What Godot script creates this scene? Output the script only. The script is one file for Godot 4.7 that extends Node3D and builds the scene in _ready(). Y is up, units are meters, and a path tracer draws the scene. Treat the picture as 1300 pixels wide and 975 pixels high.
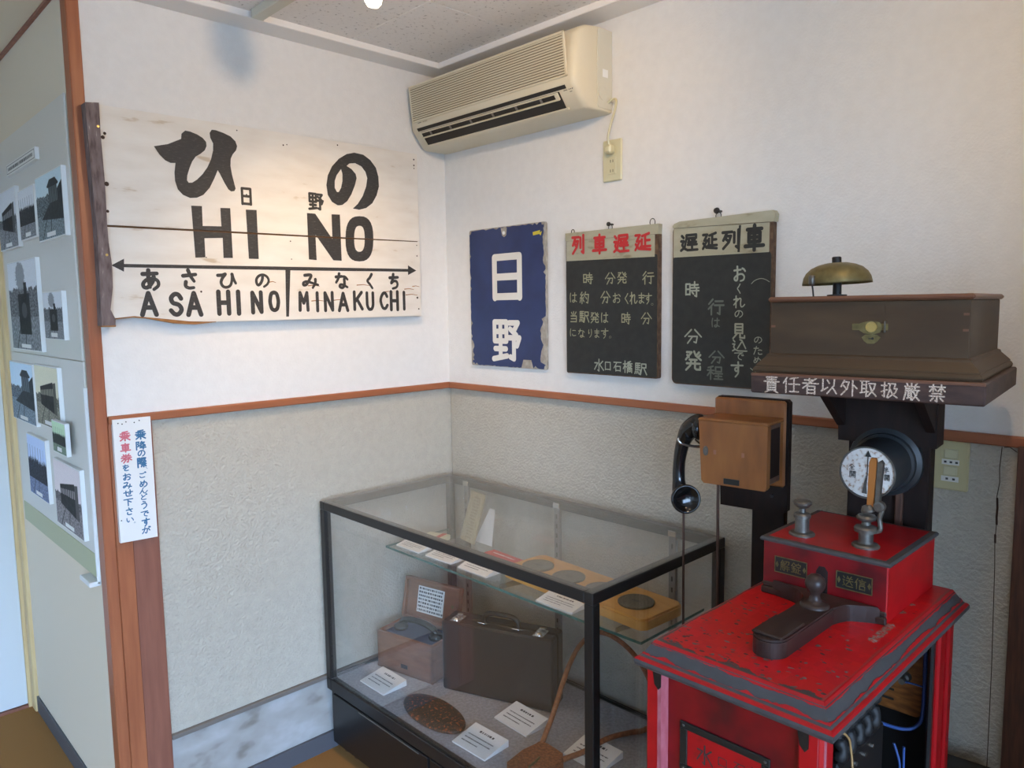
extends Node3D

# ---------------------------------------------------------------- camera, sky, light
const CAM_POS = Vector3(2.1976, 1.5, 1.7976)
const CAM_ROT = Vector3(-5.8503, 45.9049, -0.8126)
const CAM_FOV = 54.48
const EXPOSURE = 1.2
const SKY_ENERGY = 3.5
const LAMP_COLOR = Color(1.0, 0.855, 0.675)
const LAMP_ENERGY = 0.325

func setup_camera_and_light():
	var cam = Camera3D.new()
	cam.name = "camera"
	cam.position = CAM_POS
	cam.rotation_degrees = CAM_ROT
	cam.fov = CAM_FOV
	cam.near = 0.02
	cam.current = true
	add_child(cam)
	var sky_mat = ProceduralSkyMaterial.new()
	sky_mat.sky_top_color = Color(0.63, 0.79, 1.0)
	sky_mat.sky_horizon_color = Color(0.77, 0.88, 1.0)
	sky_mat.ground_horizon_color = Color(0.62, 0.64, 0.64)
	sky_mat.ground_bottom_color = Color(0.45, 0.46, 0.46)
	sky_mat.sky_energy_multiplier = SKY_ENERGY
	sky_mat.ground_energy_multiplier = SKY_ENERGY * 0.5
	var sky = Sky.new()
	sky.sky_material = sky_mat
	var env = Environment.new()
	env.background_mode = Environment.BG_SKY
	env.sky = sky
	env.tonemap_mode = Environment.TONE_MAPPER_LINEAR
	env.tonemap_exposure = EXPOSURE
	env.sdfgi_enabled = true
	env.ssao_enabled = true
	env.ssil_enabled = true
	var we = WorldEnvironment.new()
	we.name = "environment"
	we.environment = env
	add_child(we)

# ---------------------------------------------------------------- mesh helpers
var group_no = 0

func mb():
	var st = SurfaceTool.new()
	st.begin(Mesh.PRIMITIVE_TRIANGLES)
	st.set_smooth_group(-1)
	return st

func flat(st):
	st.set_smooth_group(-1)

func smooth(st):
	group_no = (group_no + 1) % 60000
	st.set_smooth_group(group_no)

# a, b, c run counter-clockwise seen from outside; Godot wants them clockwise
func tri(st, a, b, c):
	st.add_vertex(a)
	st.add_vertex(c)
	st.add_vertex(b)

func quad(st, a, b, c, d):
	tri(st, a, b, c)
	tri(st, a, c, d)

func face_out(st, pts, center):
	var n = Vector3.ZERO
	var m = Vector3.ZERO
	for i in pts.size():
		var p = pts[i]
		var q = pts[(i + 1) % pts.size()]
		n += p.cross(q)
		m += p
	m /= pts.size()
	n = Vector3.ZERO
	for i in pts.size():
		n += (pts[i] - m).cross(pts[(i + 1) % pts.size()] - m)
	var order = pts
	if n.dot(m - center) < 0.0:
		order = pts.duplicate()
		order.reverse()
	for i in range(1, order.size() - 1):
		tri(st, order[0], order[i], order[i + 1])

func box(st, c, s, bev = 0.0, xf = Transform3D.IDENTITY):
	flat(st)
	var h = s * 0.5
	var b = min(bev, min(h.x, min(h.y, h.z)) * 0.9)
	var o = xf * c
	if b <= 0.0:
		for ax in 3:
			for sg in [-1.0, 1.0]:
				var pts = []
				for uv in [[-1, -1], [1, -1], [1, 1], [-1, 1]]:
					var v = Vector3.ZERO
					v[ax] = sg * h[ax]
					v[(ax + 1) % 3] = uv[0] * h[(ax + 1) % 3]
					v[(ax + 2) % 3] = uv[1] * h[(ax + 2) % 3]
					pts.append(xf * (c + v))
				face_out(st, pts, o)
		return
	for ax in 3:
		var a1 = (ax + 1) % 3
		var a2 = (ax + 2) % 3
		for sg in [-1.0, 1.0]:
			var pts = []
			for uv in [[-1, -1], [1, -1], [1, 1], [-1, 1]]:
				var v = Vector3.ZERO
				v[ax] = sg * h[ax]
				v[a1] = uv[0] * (h[a1] - b)
				v[a2] = uv[1] * (h[a2] - b)
				pts.append(xf * (c + v))
			face_out(st, pts, o)
		for s1 in [-1.0, 1.0]:
			for s2 in [-1.0, 1.0]:
				var e = []
				for k in [[-1, 0], [1, 0], [1, 1], [-1, 1]]:
					var v = Vector3.ZERO
					v[ax] = k[0] * (h[ax] - b)
					v[a1] = s1 * (h[a1] - (b if k[1] == 1 else 0.0))
					v[a2] = s2 * (h[a2] - (0.0 if k[1] == 1 else b))
					e.append(xf * (c + v))
				face_out(st, e, o)
	for sx in [-1.0, 1.0]:
		for sy in [-1.0, 1.0]:
			for sz in [-1.0, 1.0]:
				face_out(st, [
					xf * (c + Vector3(sx * h.x, sy * (h.y - b), sz * (h.z - b))),
					xf * (c + Vector3(sx * (h.x - b), sy * h.y, sz * (h.z - b))),
					xf * (c + Vector3(sx * (h.x - b), sy * (h.y - b), sz * h.z))], o)

# box from its two corners
func span(st, x0, x1, y0, y1, z0, z1, bev = 0.0, xf = Transform3D.IDENTITY):
	box(st, Vector3((x0 + x1) * 0.5, (y0 + y1) * 0.5, (z0 + z1) * 0.5), Vector3(absf(x1 - x0), absf(y1 - y0), absf(z1 - z0)), bev, xf)

# profile of Vector2(radius, height), turned about the y axis of xf
func lathe(st, prof, segs = 24, xf = Transform3D.IDENTITY):
	for i in prof.size() - 1:
		var p = prof[i]
		var q = prof[i + 1]
		if p.distance_to(q) < 0.00001:
			continue
		smooth(st)
		for k in segs:
			var a0 = TAU * k / segs
			var a1 = TAU * (k + 1) / segs
			var A = xf * Vector3(cos(a0) * p.x, p.y, sin(a0) * p.x)
			var B = xf * Vector3(cos(a1) * p.x, p.y, sin(a1) * p.x)
			var Cc = xf * Vector3(cos(a1) * q.x, q.y, sin(a1) * q.x)
			var D = xf * Vector3(cos(a0) * q.x, q.y, sin(a0) * q.x)
			if p.x > 0.00001:
				tri(st, A, Cc, B)
			if q.x > 0.00001:
				tri(st, A, D, Cc)
	flat(st)

# like lathe, one smooth skin over the whole profile
func lathe_smooth(st, prof, segs = 28, xf = Transform3D.IDENTITY):
	smooth(st)
	for i in prof.size() - 1:
		var p = prof[i]
		var q = prof[i + 1]
		for k in segs:
			var a0 = TAU * k / segs
			var a1 = TAU * ((k + 1) % segs) / segs
			var A = xf * Vector3(cos(a0) * p.x, p.y, sin(a0) * p.x)
			var B = xf * Vector3(cos(a1) * p.x, p.y, sin(a1) * p.x)
			var Cc = xf * Vector3(cos(a1) * q.x, q.y, sin(a1) * q.x)
			var D = xf * Vector3(cos(a0) * q.x, q.y, sin(a0) * q.x)
			if p.x > 0.00001:
				tri(st, A, Cc, B)
			if q.x > 0.00001:
				tri(st, A, D, Cc)
	flat(st)

func curve(pts, steps = 8):
	var out = []
	for i in pts.size() - 1:
		var p0 = pts[max(i - 1, 0)]
		var p1 = pts[i]
		var p2 = pts[i + 1]
		var p3 = pts[min(i + 2, pts.size() - 1)]
		for k in steps:
			var t = float(k) / steps
			out.append(0.5 * (2.0 * p1 + (p2 - p0) * t + (2.0 * p0 - 5.0 * p1 + 4.0 * p2 - p3) * t * t + (3.0 * p1 - p0 - 3.0 * p2 + p3) * t * t * t))
	out.append(pts[pts.size() - 1])
	return out

# tube along a path; radii is one number or one per point; flatten squashes it across its binormal
func tube(st, path, radii, segs = 10, squash = 1.0):
	smooth(st)
	var rings = []
	var up = Vector3.UP
	var t0 = (path[1] - path[0]).normalized()
	if absf(t0.dot(up)) > 0.9:
		up = Vector3(1, 0, 0.2).normalized()
	var nrm = (up - t0 * up.dot(t0)).normalized()
	for i in path.size():
		var t = (path[min(i + 1, path.size() - 1)] - path[max(i - 1, 0)]).normalized()
		nrm = (nrm - t * nrm.dot(t)).normalized()
		var bin = t.cross(nrm)
		var r = radii[i] if radii is Array else radii
		var ring = []
		for k in segs:
			var a = TAU * k / segs
			ring.append(path[i] + nrm * (cos(a) * r) + bin * (sin(a) * r * squash))
		rings.append(ring)
	for i in rings.size() - 1:
		for k in segs:
			var k2 = (k + 1) % segs
			quad(st, rings[i][k], rings[i][k2], rings[i + 1][k2], rings[i + 1][k])
	flat(st)
	for e in [0, rings.size() - 1]:
		var c = path[e]
		for k in segs:
			var k2 = (k + 1) % segs
			if e == 0:
				tri(st, c, rings[e][k2], rings[e][k])
			else:
				tri(st, c, rings[e][k], rings[e][k2])

# flat polygon (list of Vector2) extruded from z0 to z1 in the frame xf
func prism(st, poly, z0, z1, xf = Transform3D.IDENTITY):
	flat(st)
	var pts = PackedVector2Array(poly)
	if Geometry2D.is_polygon_clockwise(pts):
		pts.reverse()
	var idx = Geometry2D.triangulate_polygon(pts)
	for i in range(0, idx.size(), 3):
		var a = pts[idx[i]]
		var b = pts[idx[i + 1]]
		var c = pts[idx[i + 2]]
		if (b - a).cross(c - a) < 0.0:
			var w = b
			b = c
			c = w
		tri(st, xf * Vector3(a.x, a.y, z1), xf * Vector3(b.x, b.y, z1), xf * Vector3(c.x, c.y, z1))
		if z1 - z0 > 0.00001:
			tri(st, xf * Vector3(a.x, a.y, z0), xf * Vector3(c.x, c.y, z0), xf * Vector3(b.x, b.y, z0))
	if z1 - z0 > 0.00001:
		for i in pts.size():
			var a = pts[i]
			var b = pts[(i + 1) % pts.size()]
			quad(st, xf * Vector3(a.x, a.y, z0), xf * Vector3(b.x, b.y, z0), xf * Vector3(b.x, b.y, z1), xf * Vector3(a.x, a.y, z1))

func round_rect(x0, x1, y0, y1, r, n = 5):
	var out = []
	for c in [[x1 - r, y1 - r, 0.0], [x0 + r, y1 - r, PI * 0.5], [x0 + r, y0 + r, PI], [x1 - r, y0 + r, PI * 1.5]]:
		for k in n + 1:
			var a = c[2] + PI * 0.5 * k / n
			out.append(Vector2(c[0] + cos(a) * r, c[1] + sin(a) * r))
	return out

# ---------------------------------------------------------------- scene helpers
var taken = {}

func numbered(called):
	if not taken.has(called):
		taken[called] = 0
		return called
	taken[called] += 1
	return "%s_%03d" % [called, taken[called]]

func obj(called, st, material, parent = null):
	var o = MeshInstance3D.new()
	st.generate_normals()
	o.mesh = st.commit()
	o.material_override = material
	if parent == null:
		o.name = numbered(called)
		add_child(o)
	else:
		o.name = called
		parent.add_child(o, true)
	return o

func again(source, called, parent, xf):
	var o = MeshInstance3D.new()
	o.mesh = source.mesh
	o.material_override = source.material_override
	o.name = called
	o.transform = xf
	parent.add_child(o, true)
	return o

func thing(called, label, category, at = Vector3.ZERO, turn = 0.0, group = ""):
	var o = Node3D.new()
	o.name = numbered(called)
	add_child(o)
	o.position = at
	o.rotation.y = turn
	o.set_meta("label", label)
	o.set_meta("category", category)
	if group != "":
		o.set_meta("group", group)
	return o

func tag(o, label, category, group = ""):
	o.set_meta("label", label)
	o.set_meta("category", category)
	if group != "":
		o.set_meta("group", group)
	return o

func struct(called, st, material, parent = null):
	var o = obj(called, st, material, parent)
	if parent == null:
		o.set_meta("kind", "structure")
	return o

func struct_root(called):
	var o = Node3D.new()
	o.name = numbered(called)
	o.set_meta("kind", "structure")
	add_child(o)
	return o

# ---------------------------------------------------------------- materials
func mat(color, rough = 0.7, metal = 0.0, spec = 0.5):
	var m = StandardMaterial3D.new()
	m.albedo_color = color
	m.roughness = rough
	m.metallic = metal
	m.metallic_specular = spec
	return m

func noise_tex(freq, seed_no, stops = [], octaves = 4, kind = FastNoiseLite.TYPE_SIMPLEX_SMOOTH, size = 512):
	var n = FastNoiseLite.new()
	n.seed = seed_no
	n.frequency = freq
	n.noise_type = kind
	n.fractal_octaves = octaves
	var t = NoiseTexture2D.new()
	t.width = size
	t.height = size
	t.seamless = true
	t.noise = n
	if stops.size():
		var g = Gradient.new()
		var offs = PackedFloat32Array()
		var cols = PackedColorArray()
		for s in stops:
			offs.append(s[0])
			cols.append(s[1])
		g.offsets = offs
		g.colors = cols
		t.color_ramp = g
	return t

# triplanar noise-coloured material; scale = repeats per metre along x, y, z
func mottle(stops, freq, scale, seed_no, rough = 0.7, world = false, octaves = 4, spec = 0.5):
	var m = mat(Color.WHITE, rough, 0.0, spec)
	m.albedo_texture = noise_tex(freq, seed_no, stops, octaves)
	m.uv1_triplanar = true
	m.uv1_world_triplanar = world
	m.uv1_scale = scale
	return m

func relief(m, freq, seed_no, strength, octaves = 3):
	var t = noise_tex(freq, seed_no, [], octaves)
	t.as_normal_map = true
	t.bump_strength = strength
	m.normal_enabled = true
	m.normal_texture = t
	m.normal_scale = 1.0
	return m

# ---------------------------------------------------------------- lettering
# every glyph: strokes on a 100 x 100 grid, y down; "~" marks a curved stroke
const GLYPHS = {
	"日": "20,10 20,92;20,10 80,10 80,92;20,50 80,50;20,90 80,90",
	"野": "6,8 6,52;6,8 50,8 50,52;6,30 50,30;6,52 50,52;28,8 28,88;8,70 48,70;2,94 52,86;60,10 92,10 76,30;64,24 86,38;58,44 97,44 88,62;77,44 77,92 64,88",
	"列": "4,12 54,12;28,12 8,52;22,32 48,32 38,62 8,94;22,46 36,58;66,16 66,66;88,4 88,94 76,86",
	"車": "14,18 86,18;22,32 22,66;22,32 78,32 78,66;22,49 78,49;22,66 78,66;4,82 96,82;50,4 50,98",
	"遅": "8,10 18,22;4,40 18,40 10,62 20,80;4,92 20,80 40,92 96,92;34,8 88,8 88,26 34,26;34,8 34,26 24,76;46,34 52,44;82,32 74,44;44,48 88,48;42,62 92,62;66,34 66,82",
	"延": "8,12 34,12 16,44 34,44 8,90;10,60 30,84 96,92;88,6 48,18;66,14 66,74;66,42 92,42;46,36 46,74;40,74 96,74",
	"時": "8,16 8,82;8,16 36,16 36,82;8,48 36,48;8,80 36,80;46,22 92,22;68,4 68,40;42,40 98,40;42,58 98,58;82,40 82,94 70,88;52,68 62,78",
	"分": "40,6 4,52;60,6 96,52;26,50 74,50 68,92 56,86;48,50 20,96",
	"発": "14,10 42,10 8,46;16,24 26,34;56,6 66,26 96,46;84,10 70,24;92,22 78,34;30,46 72,46;14,64 90,64;40,46 36,72 10,96;62,46 62,86 70,92 92,92 92,78",
	"行": "30,4 6,32;34,30 4,62;22,50 22,96;46,16 92,16;42,40 98,40;74,40 74,94 60,86",
	"約": "26,4 12,26 30,30;40,20 8,54 44,50;26,52 26,96;12,66 6,86;38,64 46,80;62,4 48,40;56,24 92,24 84,92 70,86;64,44 74,60",
	"当": "50,4 50,40;22,10 34,30;80,8 66,30;16,42 84,42 84,94;18,66 84,66;12,92 84,92",
	"駅": "10,8 10,60;10,8 46,8;28,8 28,58;10,24 44,24;10,40 44,40;10,58 48,58 44,92 36,88;8,70 4,88;18,72 20,86;28,70 32,82;58,12 58,50 50,94;58,12 92,12 92,40 58,40;74,40 98,92",
	"水": "50,4 50,94 38,86;8,32 38,32 6,82;88,18 58,44;54,40 96,86",
	"口": "16,16 16,90;16,16 84,16 84,90;16,84 84,84",
	"石": "6,14 94,14;44,14 8,66;30,50 30,94;30,50 84,50 84,94;30,88 84,88",
	"橋": "4,28 40,28;22,4 22,96;22,34 4,66;24,40 38,54;82,6 52,14;44,24 98,24;70,12 46,46;70,26 94,44;58,38 58,52 82,52 82,38 58,38;48,60 48,96;48,60 94,60 94,94;60,70 60,86 80,86 80,70 60,70",
	"見": "22,6 22,64;22,6 78,6 78,64;22,25 78,25;22,44 78,44;22,62 78,62;38,64 6,96;60,64 60,90 94,92 94,78",
	"込": "8,10 18,22;4,40 18,40 10,62 20,80;4,92 20,80 40,92 98,92;52,6 64,10 90,72;62,24 36,74",
	"程": "38,6 8,16;4,34 44,34;24,12 24,96;24,38 4,70;26,44 42,58;54,10 54,40 90,40 90,10 54,10;50,54 96,54;54,72 92,72;46,92 98,92;72,54 72,92",
	"責": "18,12 82,12;24,24 76,24;6,36 94,36;50,2 50,36;26,44 26,82;26,44 74,44 74,82;26,56 74,56;26,69 74,69;26,82 74,82;38,84 12,98;62,84 88,98",
	"任": "30,4 4,44;20,30 20,96;88,8 44,18;36,48 98,48;66,14 66,90;42,90 92,90",
	"者": "16,20 70,20;44,4 44,38;4,38 96,38;84,8 6,66;32,54 32,96;32,54 76,54 76,96;32,73 76,73;32,92 76,92",
	"以": "14,16 14,74 6,84 42,62;40,20 52,38;82,8 78,50 40,96;72,62 94,94",
	"外": "28,4 4,50;24,22 50,22 40,60 6,96;18,42 34,58;72,4 72,98;74,36 98,56",
	"取": "4,10 54,10;14,10 14,76;40,10 40,98;14,32 40,32;14,54 40,54;4,78 54,70;54,24 92,24 84,54 50,96;60,34 72,66 98,94",
	"扱": "4,26 36,26;22,4 22,92 12,84;4,62 38,50;44,14 86,14 80,42 96,42 86,66 44,96;56,14 50,62 38,94;56,46 70,74 98,94",
	"厳": "20,4 26,16;48,2 48,16;80,4 70,16;10,22 94,22;16,22 14,60 4,96;24,34 54,34;24,46 56,46;30,34 30,84;48,34 48,96;30,58 48,58;30,70 48,70;24,86 56,80;70,30 58,52;64,42 96,42;86,42 78,70 54,96;64,54 76,78 96,96",
	"禁": "4,16 46,16;26,2 26,44;26,18 6,42;28,20 44,36;54,16 96,16;74,2 74,44;74,18 54,42;76,20 96,40;22,54 78,54;6,68 94,68;50,68 50,98 40,92;28,78 14,94;70,78 88,94",
	"全": "50,2 6,42;50,2 94,42;26,46 74,46;28,66 72,66;10,92 90,92;50,46 50,92",
	"開": "6,6 6,98;6,6 40,6 40,36;6,20 40,20;6,36 40,36;60,6 60,36;60,6 94,6 94,98 84,92;60,20 94,20;60,36 94,36;28,50 72,50;22,68 78,68;40,50 30,94;60,50 60,94",
	"半": "22,10 34,30;78,8 66,30;18,40 82,40;6,62 94,62;50,4 50,98",
	"乗": "76,4 28,10;10,24 90,24;4,46 96,46;14,62 86,62;30,24 30,62;70,24 70,62;50,8 50,98;48,64 8,94;52,64 94,94",
	"降": "8,8 8,98;8,8 34,8 22,34 36,56 16,62;60,4 42,34;56,16 86,16 46,50;58,26 92,50;46,60 92,60;52,60 52,78;40,78 98,78;72,52 72,98",
	"際": "8,8 8,98;8,8 34,8 22,34 36,56 16,62;54,6 42,34;50,16 64,16 42,48;52,24 60,34;70,8 94,10 72,44;74,16 96,46;52,54 84,54;42,68 96,68;70,68 70,98;54,78 44,94;82,78 94,92",
	"券": "24,6 34,20;76,4 64,20;12,26 88,26;4,44 96,44;48,8 46,44 6,76;62,44 96,74;32,62 70,62 64,94 54,90;50,62 24,98",
	"下": "4,12 96,12;46,12 46,98;52,36 78,54",
	"解": "24,2 8,28;20,14 40,14 32,28;10,28 10,70 4,96;10,28 44,28 44,96 36,92;10,46 44,46;10,64 44,64;27,28 27,90;52,8 92,8 88,34 80,32;68,8 52,38;62,48 54,66;58,58 94,58;50,76 98,76;76,44 76,98",
	"錠": "26,2 4,34;26,2 46,24;14,36 40,36;6,52 46,52;26,36 26,84;12,60 16,74;40,60 36,74;4,90 48,84;74,2 74,14;54,26 54,14 96,14 96,26;58,36 92,36;75,36 75,88;75,60 94,60;60,54 50,94;58,82 72,92 98,92",
	"送": "8,10 18,22;4,40 18,40 10,62 20,80;4,92 20,80 40,92 98,92;46,6 54,18;84,4 74,18;40,24 92,24;34,44 98,44;66,24 64,46 38,78;66,46 92,76",
	"信": "28,4 4,44;18,32 18,96;64,2 68,12;38,20 98,20;48,34 90,34;48,48 90,48;46,62 46,96;46,62 92,62 92,96;46,92 92,92",
	"ひ": "~8,22 30,20 44,14 30,36 22,62 30,84 48,90 66,78 74,50 76,14;~76,14 82,40 92,66",
	"の": "~52,18 48,48 34,74 20,82 10,66 12,42 30,22 56,16 80,28 90,52 80,76 58,92",
	"あ": "14,24 82,20;~42,6 40,40 44,72 46,84;~66,36 58,60 36,84 18,84 14,68 32,50 60,44 84,54 86,76 64,94",
	"さ": "14,32 86,24;~44,4 58,34 76,58;~28,62 26,82 44,92 72,90",
	"み": "~18,16 52,14 44,40 26,72 10,76 10,62 28,54 56,62 90,74;~76,40 74,64 60,92",
	"な": "10,26 52,22;~32,6 26,34 10,60;~64,24 76,28 88,40;~66,40 66,76 52,92 34,86 38,74 56,74 86,88",
	"く": "~68,6 50,28 28,48 50,70 72,94",
	"ち": "10,26 86,22;~44,4 36,36 24,58 46,46 72,48 82,66 70,84 36,92",
	"は": "~18,10 12,44 16,90;40,30 92,28;~70,8 70,50 68,82 54,92 40,84 48,74 70,76 94,88",
	"お": "10,30 58,26;~32,8 34,50 32,84 16,84 14,70 40,54 68,52 84,66 78,84 58,90;~70,20 82,26 90,36",
	"れ": "~24,6 24,50 24,96;~6,34 38,28 24,52 6,74;~26,50 52,26 64,30 62,60 66,86 80,88 96,72",
	"ま": "14,24 86,24;18,44 82,44;~50,4 52,50 50,82 36,92 20,84 30,72 54,74 84,90",
	"す": "6,26 94,24;~58,4 60,40 52,60 38,58 36,44 50,38 60,50 58,74 38,96",
	"に": "~18,10 12,46 16,90;~46,28 66,26 88,28;~44,68 48,84 66,86 92,82",
	"り": "~26,10 22,36 26,56 34,44;~72,6 78,40 70,72 42,96",
	"を": "12,20 80,18;~42,4 34,28 14,54 36,40 48,46 48,66;~88,36 58,50 32,68 34,86 56,92 82,88",
	"せ": "6,40 94,36;~70,8 72,50 66,64 56,58;~28,18 28,60 34,84 56,88 82,86",
	"い": "~14,20 14,50 22,76 34,82 40,66;~70,24 84,42 90,66",
	"ご": "~20,20 48,24 72,18;~18,62 26,82 52,86 80,80;82,2 88,14;92,0 98,12",
	"め": "~22,16 30,48 44,72;~60,8 54,44 36,76 20,82 12,66 20,44 46,28 74,32 88,56 78,80 54,94",
	"ん": "~48,4 32,44 8,92 30,58 44,56 48,80 60,90 78,80 92,56",
	"ど": "~26,8 32,28 42,44;~72,28 42,46 22,66 26,84 52,90 80,88;80,4 86,16;90,2 96,14",
	"う": "~34,6 50,10 66,16;~16,40 44,32 72,36 82,54 70,80 38,98",
	"で": "8,20 86,14;~76,18 52,38 44,60 52,82 76,92;76,36 82,48;88,34 94,46",
	"が": "~6,34 40,28 62,30 60,60 50,90 36,80;~36,6 28,50 6,90;~74,26 84,44 90,58;80,4 86,16;92,2 98,14",
	"た": "8,26 56,24;~34,6 26,40 8,90;~56,46 72,42 90,46;~56,72 60,86 76,88 94,84",
	"、": "10,10 90,90",
	"。": "~30,10 80,20 90,60 50,90 10,60 30,10",
	"（": "~2,90 20,40 50,12 76,30 98,70",
	"）": "~2,20 30,70 60,80 98,20",
	"A": "8,100 50,4 92,100;24,68 76,68",
	"S": "~90,24 70,6 40,4 14,22 26,44 70,54 90,76 66,97 34,97 8,80",
	"H": "12,0 12,100;88,0 88,100;12,50 88,50",
	"I": "50,0 50,100",
	"N": "10,100 10,2 90,98 90,0",
	"O": "~50,2 22,10 8,40 8,62 22,90 50,98 78,90 92,62 92,40 78,10 50,2",
	"M": "8,100 14,2 50,60 86,2 92,100",
	"K": "12,0 12,100;88,2 14,58;40,42 92,98",
	"U": "~12,0 12,40 14,74 32,95 50,98 70,94 86,74 88,40 88,0",
	"C": "~90,24 66,3 36,8 12,34 10,60 32,92 64,98 92,78",
}
const HINO_KANA = [["あ",0.1335,0.1195,0.0544,0.0590],["さ",0.2388,0.1219,0.0483,0.0564],["ひ",0.3466,0.1212,0.0625,0.0503],["の",0.4571,0.1237,0.0491,0.0470],["み",0.6191,0.1235,0.0639,0.0511],["な",0.7329,0.1252,0.0546,0.0528],["く",0.8410,0.1258,0.0424,0.0525],["ち",0.9405,0.1253,0.0447,0.0559]]
const HINO_KANJI = [["日",0.4190,0.3699,0.0431,0.0553],["野",0.6492,0.3744,0.0515,0.0559]]
const HINO_ASAHINO = [["A",0.1253,0.0551,0.0435,0.0607],["S",0.1979,0.0531,0.0350,0.0591],["A",0.2482,0.0543,0.0424,0.0632],["H",0.3339,0.0562,0.0382,0.0634],["I",0.3785,0.0560,0.0136,0.0643],["N",0.4359,0.0565,0.0336,0.0603],["O",0.4918,0.0596,0.0311,0.0563]]
const HINO_MINAKUCHI = [["M",0.5917,0.0592,0.0330,0.0562],["I",0.6398,0.0572,0.0130,0.0570],["N",0.6813,0.0579,0.0327,0.0577],["A",0.7352,0.0576,0.0379,0.0586],["K",0.7921,0.0602,0.0370,0.0577],["U",0.8394,0.0581,0.0312,0.0565],["C",0.8962,0.0598,0.0323,0.0555],["H",0.9393,0.0596,0.0353,0.0619],["I",0.9810,0.0595,0.0168,0.0587]]
const HI_BIG = [Vector2(0.1639,0.4799),Vector2(0.2010,0.4905),Vector2(0.2377,0.5096),Vector2(0.2397,0.5242),Vector2(0.2505,0.5341),Vector2(0.2638,0.5334),Vector2(0.2829,0.5286),Vector2(0.2981,0.5212),Vector2(0.3074,0.5110),Vector2(0.3080,0.4995),Vector2(0.3022,0.4871),Vector2(0.2897,0.4759),Vector2(0.2755,0.4664),Vector2(0.2650,0.4517),Vector2(0.2561,0.4315),Vector2(0.2492,0.4116),Vector2(0.2476,0.3981),Vector2(0.2519,0.3920),Vector2(0.2616,0.3930),Vector2(0.2758,0.4030),Vector2(0.2925,0.4202),Vector2(0.3075,0.4413),Vector2(0.3188,0.4641),Vector2(0.3262,0.4903),Vector2(0.3273,0.5099),Vector2(0.3201,0.5244),Vector2(0.3189,0.5377),Vector2(0.3254,0.5476),Vector2(0.3375,0.5482),Vector2(0.3595,0.5437),Vector2(0.3798,0.5369),Vector2(0.3937,0.5250),Vector2(0.3984,0.5118),Vector2(0.3944,0.4993),Vector2(0.3833,0.4860),Vector2(0.3772,0.4733),Vector2(0.3753,0.4533),Vector2(0.3782,0.4298),Vector2(0.3842,0.4025),Vector2(0.3873,0.3888),Vector2(0.3831,0.3816),Vector2(0.3734,0.3795),Vector2(0.3653,0.3847),Vector2(0.3540,0.4034),Vector2(0.3429,0.4259),Vector2(0.3366,0.4361),Vector2(0.3260,0.4122),Vector2(0.3103,0.3832),Vector2(0.2912,0.3619),Vector2(0.2729,0.3525),Vector2(0.2533,0.3499),Vector2(0.2345,0.3566),Vector2(0.2209,0.3706),Vector2(0.2147,0.3927),Vector2(0.2145,0.4153),Vector2(0.2187,0.4422),Vector2(0.2055,0.4406),Vector2(0.1911,0.4463),Vector2(0.1772,0.4595)]
const NO_BIG_A = [Vector2(0.7347,0.3697),Vector2(0.7269,0.3691),Vector2(0.7068,0.3785),Vector2(0.6925,0.3992),Vector2(0.6888,0.4295),Vector2(0.6952,0.4609),Vector2(0.7118,0.4912),Vector2(0.7385,0.5186),Vector2(0.7679,0.5369),Vector2(0.7972,0.5452),Vector2(0.8320,0.5430),Vector2(0.8588,0.5291),Vector2(0.8801,0.5065),Vector2(0.8891,0.4776),Vector2(0.8901,0.4453),Vector2(0.8793,0.4142),Vector2(0.8615,0.3872),Vector2(0.8360,0.3690),Vector2(0.8084,0.3613),Vector2(0.7844,0.3634),Vector2(0.8038,0.3800),Vector2(0.8238,0.4068),Vector2(0.8388,0.4402),Vector2(0.8443,0.4681),Vector2(0.8380,0.4879),Vector2(0.8224,0.5043),Vector2(0.7985,0.5118),Vector2(0.7771,0.5078),Vector2(0.7663,0.4990),Vector2(0.7449,0.4863),Vector2(0.7274,0.4644),Vector2(0.7200,0.4459),Vector2(0.7190,0.4238),Vector2(0.7262,0.4121),Vector2(0.7298,0.4115)]
const NO_BIG_B = [Vector2(0.7449,0.4863),Vector2(0.7663,0.4990),Vector2(0.7844,0.4908),Vector2(0.7997,0.4769),Vector2(0.8029,0.4637),Vector2(0.7956,0.4404),Vector2(0.7810,0.4096),Vector2(0.7641,0.3856),Vector2(0.7452,0.3719),Vector2(0.7347,0.3697),Vector2(0.7298,0.4115),Vector2(0.7340,0.4128),Vector2(0.7423,0.4261),Vector2(0.7485,0.4489),Vector2(0.7494,0.4713)]
const H_BIG = [Vector2(0.2553,0.3289),Vector2(0.2855,0.3303),Vector2(0.2844,0.2744),Vector2(0.3390,0.2768),Vector2(0.3386,0.3293),Vector2(0.3679,0.3310),Vector2(0.3682,0.1869),Vector2(0.3401,0.1859),Vector2(0.3409,0.2439),Vector2(0.2876,0.2400),Vector2(0.2873,0.1860),Vector2(0.2588,0.1841)]
const I_BIG = [Vector2(0.4152,0.3307),Vector2(0.4489,0.3322),Vector2(0.4484,0.1867),Vector2(0.4172,0.1865)]
const N_BIG = [Vector2(0.6155,0.3361),Vector2(0.6448,0.3361),Vector2(0.7033,0.2594),Vector2(0.7035,0.3386),Vector2(0.7344,0.3399),Vector2(0.7348,0.1909),Vector2(0.7038,0.1912),Vector2(0.6426,0.2698),Vector2(0.6432,0.1899),Vector2(0.6159,0.1912)]
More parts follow.
